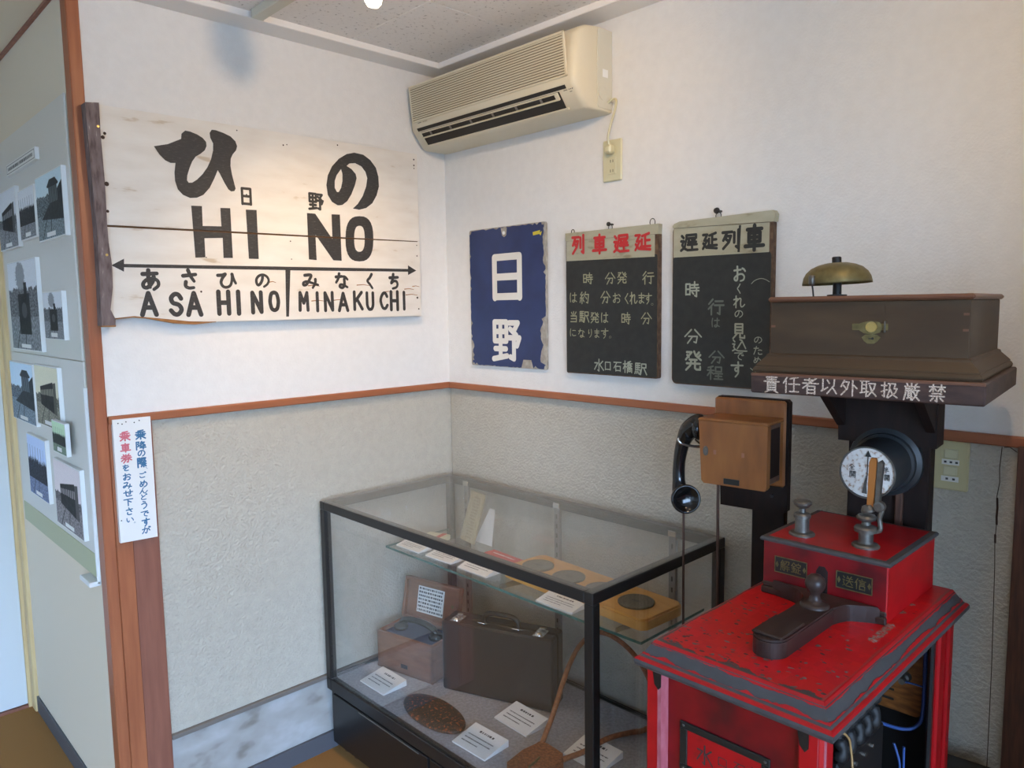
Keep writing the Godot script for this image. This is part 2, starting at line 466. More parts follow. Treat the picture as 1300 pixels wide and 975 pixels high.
const O_BIG_OUT = [Vector2(0.8609,0.2688),Vector2(0.8589,0.2448),Vector2(0.8550,0.2285),Vector2(0.8492,0.2155),Vector2(0.8414,0.2051),Vector2(0.8317,0.1976),Vector2(0.8199,0.1928),Vector2(0.8026,0.1908),Vector2(0.7856,0.1917),Vector2(0.7745,0.1956),Vector2(0.7657,0.2024),Vector2(0.7591,0.2120),Vector2(0.7546,0.2243),Vector2(0.7522,0.2398),Vector2(0.7521,0.2630),Vector2(0.7541,0.2863),Vector2(0.7578,0.3020),Vector2(0.7634,0.3148),Vector2(0.7708,0.3251),Vector2(0.7802,0.3327),Vector2(0.7917,0.3378),Vector2(0.8087,0.3405),Vector2(0.8258,0.3403),Vector2(0.8373,0.3368),Vector2(0.8464,0.3303),Vector2(0.8533,0.3209),Vector2(0.8581,0.3084),Vector2(0.8607,0.2926)]
const O_BIG_IN = [Vector2(0.8264,0.2669),Vector2(0.8254,0.2533),Vector2(0.8239,0.2441),Vector2(0.8216,0.2368),Vector2(0.8186,0.2309),Vector2(0.8149,0.2267),Vector2(0.8105,0.2240),Vector2(0.8039,0.2229),Vector2(0.7975,0.2235),Vector2(0.7933,0.2258),Vector2(0.7900,0.2297),Vector2(0.7875,0.2352),Vector2(0.7859,0.2424),Vector2(0.7851,0.2513),Vector2(0.7852,0.2647),Vector2(0.7862,0.2782),Vector2(0.7877,0.2873),Vector2(0.7900,0.2946),Vector2(0.7929,0.3004),Vector2(0.7965,0.3047),Vector2(0.8009,0.3074),Vector2(0.8074,0.3087),Vector2(0.8139,0.3083),Vector2(0.8181,0.3061),Vector2(0.8215,0.3022),Vector2(0.8240,0.2967),Vector2(0.8257,0.2895),Vector2(0.8265,0.2805)]
const ARROW = [Vector2(0.0371,0.1560),Vector2(0.0697,0.1746),Vector2(0.0688,0.1606),Vector2(0.4952,0.1658),Vector2(1.0018,0.1710),Vector2(1.0023,0.1837),Vector2(1.0383,0.1661),Vector2(1.0011,0.1495),Vector2(1.0015,0.1613),Vector2(0.5503,0.1553),Vector2(0.5387,0.0117),Vector2(0.5293,0.0119),Vector2(0.5335,0.1557),Vector2(0.0683,0.1517),Vector2(0.0675,0.1399)]
const GAP = [Vector2(0.0322,0.2593),Vector2(1.0591,0.2682)]
const BATTEN = [Vector2(0.0308,0.5691),Vector2(0.0300,0.4851),Vector2(0.0323,0.3652),Vector2(0.0307,0.2578),Vector2(0.0313,0.2145),Vector2(0.0358,0.1567),Vector2(0.0341,0.0982),Vector2(0.0250,0.0396),Vector2(0.0356,0.0137),Vector2(0.0346,-0.0018),Vector2(0.0008,-0.0024),Vector2(0.0042,0.1125),Vector2(0.0055,0.2561),Vector2(0.0015,0.3972),Vector2(-0.0017,0.5648)]
const BOTTOM_WHITE = [Vector2(0.0302,0.0160),Vector2(0.0861,0.0216),Vector2(0.1580,0.0134),Vector2(0.2336,0.0040),Vector2(0.3094,0.0014),Vector2(0.4871,0.0016),Vector2(1.0554,0.0052)]
const BOTTOM_WOOD = [Vector2(0.0302,0.0145),Vector2(0.0859,0.0194),Vector2(0.1215,0.0156),Vector2(0.1948,0.0002),Vector2(0.2488,-0.0036),Vector2(0.3094,0.0014),Vector2(0.4871,0.0016),Vector2(1.0554,0.0052)]
const TOP = [Vector2(0.0308,0.5691),Vector2(1.0533,0.5753)]
const B1_TITLE = [["列",0.0531,0.3991,0.0529,0.0595],["車",0.1366,0.3956,0.0552,0.0580],["遅",0.2187,0.3914,0.0572,0.0542],["延",0.2939,0.3898,0.0589,0.0529]]
const B1_TEXT = [["時",0.0892,0.2942,0.0394,0.0365],["分",0.1761,0.2917,0.0393,0.0370],["発",0.2197,0.2916,0.0363,0.0365],["行",0.3133,0.2880,0.0404,0.0383],["は",0.0296,0.2374,0.0324,0.0341],["約",0.0753,0.2357,0.0399,0.0384],["分",0.1582,0.2357,0.0378,0.0389],["お",0.2005,0.2325,0.0330,0.0338],["く",0.2369,0.2303,0.0228,0.0334],["れ",0.2623,0.2314,0.0279,0.0377],["ま",0.2900,0.2301,0.0256,0.0328],["す",0.3127,0.2289,0.0289,0.0326],["。",0.3272,0.2124,0.0090,0.0073],["当",0.0313,0.1772,0.0325,0.0358],["駅",0.0740,0.1772,0.0401,0.0386],["発",0.1156,0.1748,0.0349,0.0349],["は",0.1541,0.1748,0.0301,0.0345],["時",0.2342,0.1725,0.0342,0.0367],["分",0.3076,0.1725,0.0381,0.0358],["に",0.0276,0.1282,0.0283,0.0278],["な",0.0631,0.1263,0.0298,0.0292],["り",0.0978,0.1268,0.0209,0.0272],["ま",0.1246,0.1264,0.0245,0.0286],["す",0.1550,0.1269,0.0301,0.0315],["。",0.1759,0.1162,0.0099,0.0078]]
const B1_STATION = [["水",0.1325,0.0294,0.0389,0.0400],["口",0.1669,0.0294,0.0280,0.0317],["石",0.2035,0.0295,0.0312,0.0328],["橋",0.2411,0.0297,0.0343,0.0371],["駅",0.2881,0.0258,0.0444,0.0380]]
const B2_TITLE = [["遅",0.0536,0.3873,0.0555,0.0475],["延",0.1158,0.3863,0.0468,0.0464],["列",0.1790,0.3863,0.0537,0.0506],["車",0.2437,0.3867,0.0533,0.0650]]
const B2_TIME = [["時",0.0632,0.2608,0.0449,0.0436],["分",0.0680,0.1335,0.0556,0.0412],["発",0.0688,0.0672,0.0542,0.0572]]
const B2_FADED = [["行",0.1370,0.2128,0.0481,0.0440],["は",0.1361,0.1714,0.0265,0.0277],["分",0.1407,0.0792,0.0483,0.0362],["程",0.1366,0.0371,0.0486,0.0392]]
const B2_LATE = [["お",0.2043,0.2970,0.0382,0.0453],["く",0.2028,0.2591,0.0177,0.0267],["れ",0.2042,0.2256,0.0339,0.0335],["の",0.2040,0.1947,0.0266,0.0229],["見",0.2048,0.1495,0.0370,0.0419],["込",0.2077,0.1123,0.0429,0.0338],["で",0.2060,0.0851,0.0297,0.0231],["す",0.2014,0.0494,0.0373,0.0424],["（",0.2622,0.2770,0.0508,0.0156],["の",0.2590,0.1283,0.0243,0.0199],["た",0.2589,0.1004,0.0257,0.0239],["め",0.2580,0.0756,0.0243,0.0200],["）",0.2599,0.0497,0.0429,0.0161]]
const BLUE_HI = [["日",0.1929,0.3119,0.2050,0.1688]]
const BLUE_NO = [["野",0.1865,0.0940,0.1362,0.1501]]
const SM_BLUE = [["乗",0.0688,0.2954,0.0278,0.0255],["降",0.0678,0.2654,0.0269,0.0235],["の",0.0685,0.2438,0.0218,0.0205],["際",0.0673,0.2181,0.0238,0.0278],["、",0.0791,0.2002,0.0056,0.0060],["ご",0.0667,0.1814,0.0199,0.0172],["め",0.0684,0.1572,0.0239,0.0207],["ん",0.0673,0.1379,0.0232,0.0172],["ど",0.0662,0.1198,0.0200,0.0173],["う",0.0668,0.0978,0.0192,0.0216],["で",0.0665,0.0725,0.0220,0.0182],["す",0.0679,0.0481,0.0220,0.0239],["が",0.0677,0.0248,0.0233,0.0196],["を",0.0260,0.2088,0.0185,0.0186],["お",0.0272,0.1838,0.0225,0.0212],["み",0.0269,0.1603,0.0252,0.0204],["せ",0.0275,0.1379,0.0253,0.0212],["下",0.0267,0.1131,0.0241,0.0205],["さ",0.0275,0.0870,0.0214,0.0213],["い",0.0276,0.0632,0.0214,0.0171],["。",0.0393,0.0533,0.0047,0.0043]]
const SM_RED = [["乗",0.0287,0.2963,0.0278,0.0261],["車",0.0283,0.2646,0.0262,0.0252],["券",0.0288,0.2348,0.0278,0.0245]]
const SHELF_TEXT = [["責",-0.1720,1.3530,0.0310,0.0330],["任",-0.1360,1.3540,0.0310,0.0320],["者",-0.1020,1.3540,0.0300,0.0320],["以",-0.0700,1.3560,0.0290,0.0310],["外",-0.0370,1.3550,0.0280,0.0310],["取",-0.0060,1.3550,0.0270,0.0300],["扱",0.0270,1.3540,0.0260,0.0290],["厳",0.0610,1.3530,0.0250,0.0300],["禁",0.0980,1.3530,0.0240,0.0290]]
const DIAL_TEXT = [["全",-0.0300,0.0120,0.0110,0.0110],["開",-0.0280,-0.0020,0.0110,0.0130],["半",0.0390,0.0130,0.0100,0.0120],["開",0.0410,-0.0010,0.0090,0.0120]]
const PLATE_TEXT = [["水",0.0465,-0.0339,0.0302,0.0346],["口",0.0812,-0.0310,0.0200,0.0178],["石",0.1129,-0.0280,0.0204,0.0181],["橋",0.1419,-0.0262,0.0196,0.0207]]

func blot(st, c, r, z, n = 8):
	for k in n:
		var a0 = TAU * k / n
		var a1 = TAU * (k + 1) / n
		tri(st, Vector3(c.x, c.y, z), Vector3(c.x + cos(a0) * r, c.y + sin(a0) * r, z), Vector3(c.x + cos(a1) * r, c.y + sin(a1) * r, z))

# one painted stroke in the plane z: smooth ribbons between sharp corners, with round ends; later runs lie a hair above earlier ones
var layer = 0.0

func ribbon(st, pts, w0, w1, z):
	var n = pts.size()
	var left = []
	var right = []
	for i in n:
		var d = (pts[min(i + 1, n - 1)] - pts[max(i - 1, 0)]).normalized()
		var s = Vector2(-d.y, d.x) * lerpf(w0, w1, float(i) / max(n - 1, 1)) * 0.5
		var zz = z + layer + i * 0.000001
		left.append(Vector3(pts[i].x + s.x, pts[i].y + s.y, zz))
		right.append(Vector3(pts[i].x - s.x, pts[i].y - s.y, zz))
	for i in n - 1:
		quad(st, right[i], right[i + 1], left[i + 1], left[i])
	for e in [0, n - 1]:
		var d = (pts[1] - pts[0]).normalized() if e == 0 else (pts[n - 2] - pts[n - 1]).normalized()
		var r = (w0 if e == 0 else w1) * 0.5
		var c = Vector3(pts[e].x, pts[e].y, left[e].z)
		var a0 = d.angle() + PI * 0.5
		for k in 6:
			var p = a0 + PI * k / 6.0
			var q = a0 + PI * (k + 1) / 6.0
			tri(st, c, c + Vector3(cos(p), sin(p), 0) * r, c + Vector3(cos(q), sin(q), 0) * r)
	layer += 0.000012

func stroke(st, pts, width, z, taper = 0.0):
	var n = pts.size()
	var run = [pts[0]]
	var from = 0
	for i in range(1, n):
		run.append(pts[i])
		var turn = i == n - 1
		if not turn:
			var a = (pts[i] - pts[i - 1]).normalized()
			var b = (pts[i + 1] - pts[i]).normalized()
			turn = a.dot(b) < 0.8
		if turn:
			ribbon(st, run, width * (1.0 - taper * from / float(n)), width * (1.0 - taper * i / float(n)), z)
			run = [pts[i]]
			from = i

func glyph(st, ch, cx, cy, w, h, pen, z, taper = 0.0):
	layer = 0.0
	for s in GLYPHS[ch].split(";"):
		var bent = s.begins_with("~")
		var pts = []
		for p in s.trim_prefix("~").split(" "):
			var xy = p.split(",")
			pts.append(Vector2(cx + (float(xy[0]) - 50.0) * 0.01 * w, cy + (50.0 - float(xy[1])) * 0.01 * h))
		if bent:
			pts = curve(pts, 5)
		stroke(st, pts, pen, z, taper)

# items: [character, centre x, centre y, width, height]; pen as a share of the height
func lettering(called, items, pen, z, material, parent, taper = 0.0, each = false):
	if each:
		for it in items:
			var one = mb()
			glyph(one, it[0], it[1], it[2], it[3], it[4], pen * it[4], z, taper)
			obj(called, one, material, parent)
		return null
	var st = mb()
	for it in items:
		glyph(st, it[0], it[1], it[2], it[3], it[4], pen * it[4], z, taper)
	return obj(called, st, material, parent)

# a line of print too small to read in the photograph
func print_lines(called, rows, material, parent, z, rng):
	var st = mb()
	for r in rows:
		var x = r[0]
		while x < r[1]:
			var w = rng.randf_range(0.25, 1.0) * r[3]
			quad(st, Vector3(x, r[2] - r[3] * 0.4, z), Vector3(x + w, r[2] - r[3] * 0.4, z), Vector3(x + w, r[2] + r[3] * 0.4, z), Vector3(x, r[2] + r[3] * 0.4, z))
			x += w + r[3] * rng.randf_range(0.2, 0.5)
	return obj(called, st, material, parent)

# ---------------------------------------------------------------- palette
var M = {}

func c8(r, g, b):
	return Color8(r, g, b)

func make_materials():
	M.wall = relief(mottle([[0.0, c8(226, 224, 219)], [1.0, c8(231, 229, 224)]], 0.02, Vector3(2.4, 2.4, 2.4), 3, 0.85, true), 0.09, 4, 0.7)
	M.plaster = relief(mottle([[0.0, c8(184, 177, 162)], [1.0, c8(193, 186, 170)]], 0.02, Vector3(2.4, 2.4, 2.4), 5, 0.85, true), 0.07, 6, 3.6, 3)
	M.hall_wall = mat(c8(228, 215, 192), 0.8)
	M.concrete = mottle([[0.1, c8(132, 128, 120)], [0.32, c8(160, 158, 153)], [0.6, c8(168, 167, 163)], [0.9, c8(180, 181, 180)]], 0.006, Vector3(1.6, 2.4, 1.6), 9, 0.8, true)
	M.ledge = mat(c8(116, 110, 103), 0.6)
	M.skirting = mat(c8(84, 86, 92), 0.5)
	M.ceiling = mat(c8(214, 210, 204), 0.9)
	M.tile = mottle([[0.0, c8(176, 172, 168)], [0.17, c8(198, 194, 190)], [0.21, c8(232, 229, 225)], [1.0, c8(237, 234, 230)]], 0.035, Vector3(3.0, 3.0, 3.0), 11, 0.9, true, 2)
	M.cornice = mat(c8(236, 233, 228), 0.75)
	M.floor = mottle([[0.2, c8(138, 96, 46)], [0.5, c8(156, 110, 55)], [0.8, c8(170, 124, 66)]], 0.16, Vector3(4, 4, 4), 13, 0.95, true)
	M.post = mottle([[0.1, c8(154, 90, 60)], [0.9, c8(174, 106, 70)]], 0.012, Vector3(6, 0.5, 6), 15, 0.42)
	M.post_dark = mottle([[0.1, c8(132, 84, 68)], [0.9, c8(150, 97, 78)]], 0.012, Vector3(6, 0.5, 6), 16, 0.45)
	M.rail = mottle([[0.1, c8(150, 90, 58)], [0.9, c8(168, 103, 68)]], 0.012, Vector3(0.5, 6, 0.5), 17, 0.5)
	M.pillar = mottle([[0.2, c8(70, 45, 34)], [0.8, c8(96, 62, 46)]], 0.02, Vector3(9, 0.8, 9), 18, 0.5)
	M.jamb = mottle([[0.1, c8(206, 178, 128)], [0.9, c8(218, 192, 142)]], 0.012, Vector3(6, 0.5, 6), 19, 0.5)
	M.door = mat(c8(212, 216, 216), 0.5)
	M.white = mat(c8(232, 232, 228), 0.6)
	M.paper = mat(c8(228, 226, 220), 0.8)
	M.ink = mat(c8(70, 70, 70), 0.8)
	M.sign_white = mottle([[0.04, c8(196, 180, 156)], [0.16, c8(221, 214, 202)], [0.5, c8(226, 220, 209)], [0.9, c8(230, 225, 215)]], 0.01, Vector3(1.0, 3.5, 1.0), 21, 0.7, false, 5)
	M.sign_paint = mottle([[0.08, c8(100, 97, 92)], [0.2, c8(60, 59, 58)], [0.6, c8(50, 49, 49)], [1.0, c8(58, 57, 55)]], 0.03, Vector3(3.0, 14.0, 3.0), 22, 0.6, false, 5)
	M.batten = mottle([[0.05, c8(84, 70, 66)], [0.4, c8(114, 99, 96)], [0.8, c8(130, 115, 112)], [0.9, c8(170, 162, 154)]], 0.016, Vector3(7, 1.6, 7), 23, 0.85)
	M.raw_wood = mottle([[0.1, c8(134, 88, 44)], [0.9, c8(180, 128, 76)]], 0.02, Vector3(2, 14, 2), 24, 0.8)
	M.gap = mat(c8(92, 66, 42), 0.9)
	M.brass = mat(c8(196, 170, 106), 0.35, 0.85)
	M.old_brass = mottle([[0.1, c8(96, 87, 56)], [0.6, c8(116, 105, 68)], [0.9, c8(130, 118, 80)]], 0.015, Vector3(6, 6, 6), 25, 0.5)
	M.old_brass.metallic = 0.6
	M.iron = mat(c8(38, 36, 35), 0.55, 0.3)
	M.hole = mat(c8(60, 44, 34), 0.9)
	M.blue = mottle([[0.0, c8(27, 45, 88)], [0.5, c8(31, 51, 97)], [1.0, c8(35, 56, 105)]], 0.008, Vector3(2, 2, 2), 26, 0.3)
	M.enamel_white = mat(c8(222, 220, 212), 0.3)
	M.chip = mottle([[0.2, c8(150, 143, 131)], [0.8, c8(182, 176, 164)]], 0.012, Vector3(4, 4, 4), 27, 0.8)
	M.yellow = mat(c8(206, 190, 60), 0.7)
	M.board = mottle([[0.1, c8(35, 37, 35)], [0.9, c8(44, 45, 42)]], 0.02, Vector3(3, 3, 3), 28, 0.6)
	M.header = mottle([[0.06, c8(140, 131, 106)], [0.25, c8(168, 163, 138)], [0.9, c8(178, 174, 151)]], 0.012, Vector3(1.5, 4, 1.5), 29, 0.75)
	M.board_edge = mottle([[0.2, c8(74, 54, 42)], [0.8, c8(110, 88, 66)]], 0.02, Vector3(3, 3, 3), 30, 0.8)
	M.red_letter = mat(c8(190, 44, 46), 0.6)
	M.chalk = mat(c8(160, 164, 146), 0.8)
	M.chalk_yellow = mat(c8(154, 152, 122), 0.8)
	M.chalk_faded = mat(c8(104, 110, 100), 0.8)
	M.blue_ink = mat(c8(62, 112, 150), 0.7)
	M.pink_ink = mat(c8(204, 108, 118), 0.7)
	M.ac = mat(c8(214, 205, 180), 0.42)
	M.ac_side = mat(c8(208, 204, 186), 0.45)
	M.ac_dark = mat(c8(128, 116, 92), 0.7)
	M.black = mat(c8(28, 26, 24), 0.5)
	M.plate_cream = mat(c8(208, 202, 166), 0.4)
	M.plate_yellow = mat(c8(200, 190, 146), 0.4)
	M.frame = mat(c8(34, 32, 31), 0.38)
	M.case_base = mat(c8(30, 28, 27), 0.32)
	M.deck = mottle([[0.2, c8(150, 150, 154)], [0.8, c8(168, 168, 172)]], 0.03, Vector3(5, 5, 5), 31, 0.95)
	M.glass = mat(Color(0.9, 0.97, 0.94, 0.006), 0.0)
	M.glass.transparency = BaseMaterial3D.TRANSPARENCY_ALPHA
	M.shelf_glass = mat(Color(0.72, 0.90, 0.83, 0.03), 0.0)
	M.shelf_glass.transparency = BaseMaterial3D.TRANSPARENCY_ALPHA
	M.glass_edge = mat(c8(66, 108, 100), 0.2)
	M.standard = mat(c8(132, 128, 122), 0.4, 0.5)
	M.chrome = mat(c8(205, 203, 198), 0.22, 0.95)
	M.steel = mottle([[0.1, c8(94, 90, 84)], [0.9, c8(114, 110, 103)]], 0.02, Vector3(6, 6, 6), 32, 0.42)
	M.steel.metallic = 0.7
	M.leather_dark = mottle([[0.2, c8(38, 31, 26)], [0.8, c8(48, 40, 33)]], 0.04, Vector3(8, 8, 8), 33, 0.5)
	M.leather = mottle([[0.2, c8(116, 68, 38)], [0.8, c8(160, 100, 58)]], 0.03, Vector3(6, 6, 6), 34, 0.55)
	M.box_wood = mottle([[0.1, c8(118, 77, 52)], [0.9, c8(138, 92, 64)]], 0.012, Vector3(2, 8, 2), 35, 0.5)
	M.rack_wood = mottle([[0.1, c8(202, 147, 70)], [0.9, c8(216, 163, 82)]], 0.012, Vector3(1.0, 6, 6), 36, 0.45)
	M.tablet = mottle([[0.2, c8(104, 100, 86)], [0.8, c8(134, 129, 112)]], 0.03, Vector3(10, 10, 10), 37, 0.45)
	M.tablet.metallic = 0.4
	M.speckle = mottle([[0.0, c8(40, 31, 26)], [0.68, c8(52, 40, 32)], [0.72, c8(164, 80, 36)], [0.85, c8(204, 104, 48)]], 0.035, Vector3(4, 4, 4), 38, 0.35, false, 3)
	M.tag_wood = mottle([[0.2, c8(150, 140, 112)], [0.8, c8(176, 166, 136)]], 0.02, Vector3(10, 2, 2), 39, 0.8)
	M.olive_ink = mat(c8(132, 120, 94), 0.8)
	M.red_paper = mat(c8(196, 52, 54), 0.7)
	M.red = mottle([[0.0, c8(128, 12, 18)], [0.2, c8(158, 13, 19)], [0.6, c8(170, 13, 20)], [1.0, c8(178, 15, 22)]], 0.01, Vector3(2.5, 2.5, 2.5), 40, 0.34, false, 4)
	M.red_worn = mottle([[0.08, c8(76, 15, 19)], [0.4, c8(108, 12, 18)], [0.9, c8(134, 13, 20)]], 0.006, Vector3(2.5, 2.5, 2.5), 41, 0.34, false, 4)
	M.bare = mottle([[0.1, c8(60, 58, 58)], [0.9, c8(72, 70, 69)]], 0.02, Vector3(4, 4, 4), 42, 0.5)
	M.pink_edge = mottle([[0.2, c8(158, 74, 82)], [0.8, c8(178, 100, 108)]], 0.02, Vector3(5, 2, 5), 43, 0.45)
	M.tongue = mottle([[0.1, c8(48, 35, 31)], [0.9, c8(64, 49, 43)]], 0.01, Vector3(4, 4, 1), 44, 0.34, false, 4, 0.4)
	M.dark_wood = mottle([[0.1, c8(27, 17, 14)], [0.9, c8(39, 25, 20)]], 0.015, Vector3(5, 1, 5), 45, 0.6, false, 4, 0.35)
	M.phone_wood = mottle([[0.1, c8(118, 68, 30)], [0.5, c8(134, 80, 36)], [0.9, c8(146, 90, 42)]], 0.008, Vector3(4, 1.0, 4), 46, 0.4)
	M.phone_side = mottle([[0.2, c8(82, 58, 48)], [0.8, c8(96, 70, 58)]], 0.015, Vector3(6, 1.5, 6), 47, 0.4)
	M.bakelite = mat(c8(22, 21, 21), 0.12)
	M.bell_box = mottle([[0.1, c8(66, 51, 37)], [0.9, c8(82, 65, 47)]], 0.008, Vector3(1.0, 3, 1.0), 48, 0.5, false, 4, 0.35)
	M.bell_edge = mottle([[0.1, c8(96, 62, 44)], [0.9, c8(112, 74, 53)]], 0.01, Vector3(2, 6, 2), 49, 0.4)
	M.shelf_front = mottle([[0.2, c8(58, 42, 37)], [0.8, c8(76, 56, 49)]], 0.015, Vector3(2, 6, 2), 50, 0.5, false, 4, 0.4)
	M.gilt = mottle([[0.2, c8(150, 120, 100)], [0.6, c8(206, 190, 172)], [0.9, c8(216, 202, 186)]], 0.05, Vector3(12, 12, 12), 51, 0.7)
	M.dial = mottle([[0.1, c8(150, 112, 88)], [0.3, c8(196, 180, 164)], [0.42, c8(212, 204, 194)], [0.9, c8(218, 212, 204)]], 0.02, Vector3(9, 9, 9), 52, 0.5)
	M.drum = mat(c8(42, 45, 47), 0.42)
	M.amber = mat(c8(170, 108, 50), 0.3, 0.3)
	M.plate_black = mat(c8(26, 26, 24), 0.4)
	M.wire_blue = mat(c8(48, 78, 136), 0.5)
	M.wire_tan = mat(c8(170, 130, 80), 0.6)
	M.cord = mat(c8(78, 54, 42), 0.7)
	M.panel_wood = mottle([[0.2, c8(106, 60, 26)], [0.8, c8(142, 88, 40)]], 0.02, Vector3(2, 9, 2), 53, 0.45)
	M.bulletin = mat(c8(214, 210, 200), 0.32)
	M.olive = mat(c8(184, 186, 150), 0.6)
	M.grass_print = mat(c8(96, 168, 84), 0.6)
	M.navy_print = mat(c8(52, 62, 96), 0.6)
	M.track = mat(c8(206, 202, 184), 0.5)
	M.lamp_body = mat(c8(70, 74, 66), 0.5)
	M.bulb = mat(c8(255, 246, 226), 0.4)
	M.bulb.emission_enabled = true
	M.bulb.emission = Color(1.0, 0.93, 0.8)
	M.bulb.emission_energy_multiplier = 12.0
	M.red_top = chipped_red(0.285, 0.575)

# red paint with chips knocked out of it; more of them towards the front edge, as on the lid
func chipped_red(w, d):
	var W = 512
	var H = 1024
	var im = Image.create(W, H, false, Image.FORMAT_RGB8)
	im.fill(c8(194, 17, 24))
	var rng = RandomNumberGenerator.new()
	rng.seed = 77
	for i in 2600:
		var x = rng.randi_range(0, W - 1)
		var y = rng.randi_range(0, H - 1)
		im.fill_rect(Rect2i(x, y, rng.randi_range(4, 60), rng.randi_range(4, 60)), c8(rng.randi_range(184, 200), rng.randi_range(14, 24), rng.randi_range(20, 30)))
	for i in 210:
		var v = 1.0 - pow(rng.randf(), 2.3) * 0.72
		var x = rng.randi_range(8, W - 8)
		var y = int(v * (H - 6))
		var a = rng.randf_range(2.0, 10.0)
		var b = rng.randf_range(1.6, 6.0)
		var tone = [c8(66, 60, 60), c8(84, 76, 74), c8(110, 98, 94), c8(60, 40, 40)][rng.randi_range(0, 3)]
		var turn = rng.randf_range(-0.5, 0.5)
		for dy in range(-13, 14):
			for dx in range(-14, 15):
				var p = Vector2(dx, dy).rotated(turn)
				if (p.x / a) * (p.x / a) + (p.y / b) * (p.y / b) + rng.randf_range(-0.25, 0.25) < 1.0:
					var xx = x + dx
					var yy = y + dy
					if xx >= 0 and yy >= 0 and xx < W and yy < H:
						im.set_pixel(xx, yy, tone)
	# ragged bare rim along the front and the right edge, a scuff on the right
	for x in W:
		var k = 12 + int(9.0 * sin(x * 0.03) + 6.0 * sin(x * 0.11 + 1.0)) + rng.randi_range(-3, 3)
		for y in range(H - max(k, 2), H):
			im.set_pixel(x, y, c8(70, 66, 64))
	for y in H:
		var k = 5 + int(3.0 * sin(y * 0.021)) + rng.randi_range(-2, 2)
		for x in range(0, max(k, 1)):
			im.set_pixel(W - 1 - x, y, c8(150, 60, 56))
		for x in range(0, max(k + 1, 1)):
			im.set_pixel(x, y, c8(76, 70, 68))
	for i in 420:
		var t = rng.randf()
		var q = Vector2(W - 90 + 30.0 * sin(t * 11.0) + rng.randf_range(-16, 16), 210 + t * 150.0)
		if i % 3 == 0:
			q = Vector2(W - 46 + rng.randf_range(-12, 12), 430 + t * 170.0)
		im.fill_rect(Rect2i(int(q.x), int(q.y), 7, 4), c8(148, 138, 132) if i % 2 else c8(130, 108, 90))
	var m = mat(Color.WHITE, 0.36)
	m.albedo_texture = ImageTexture.create_from_image(im)
	return m

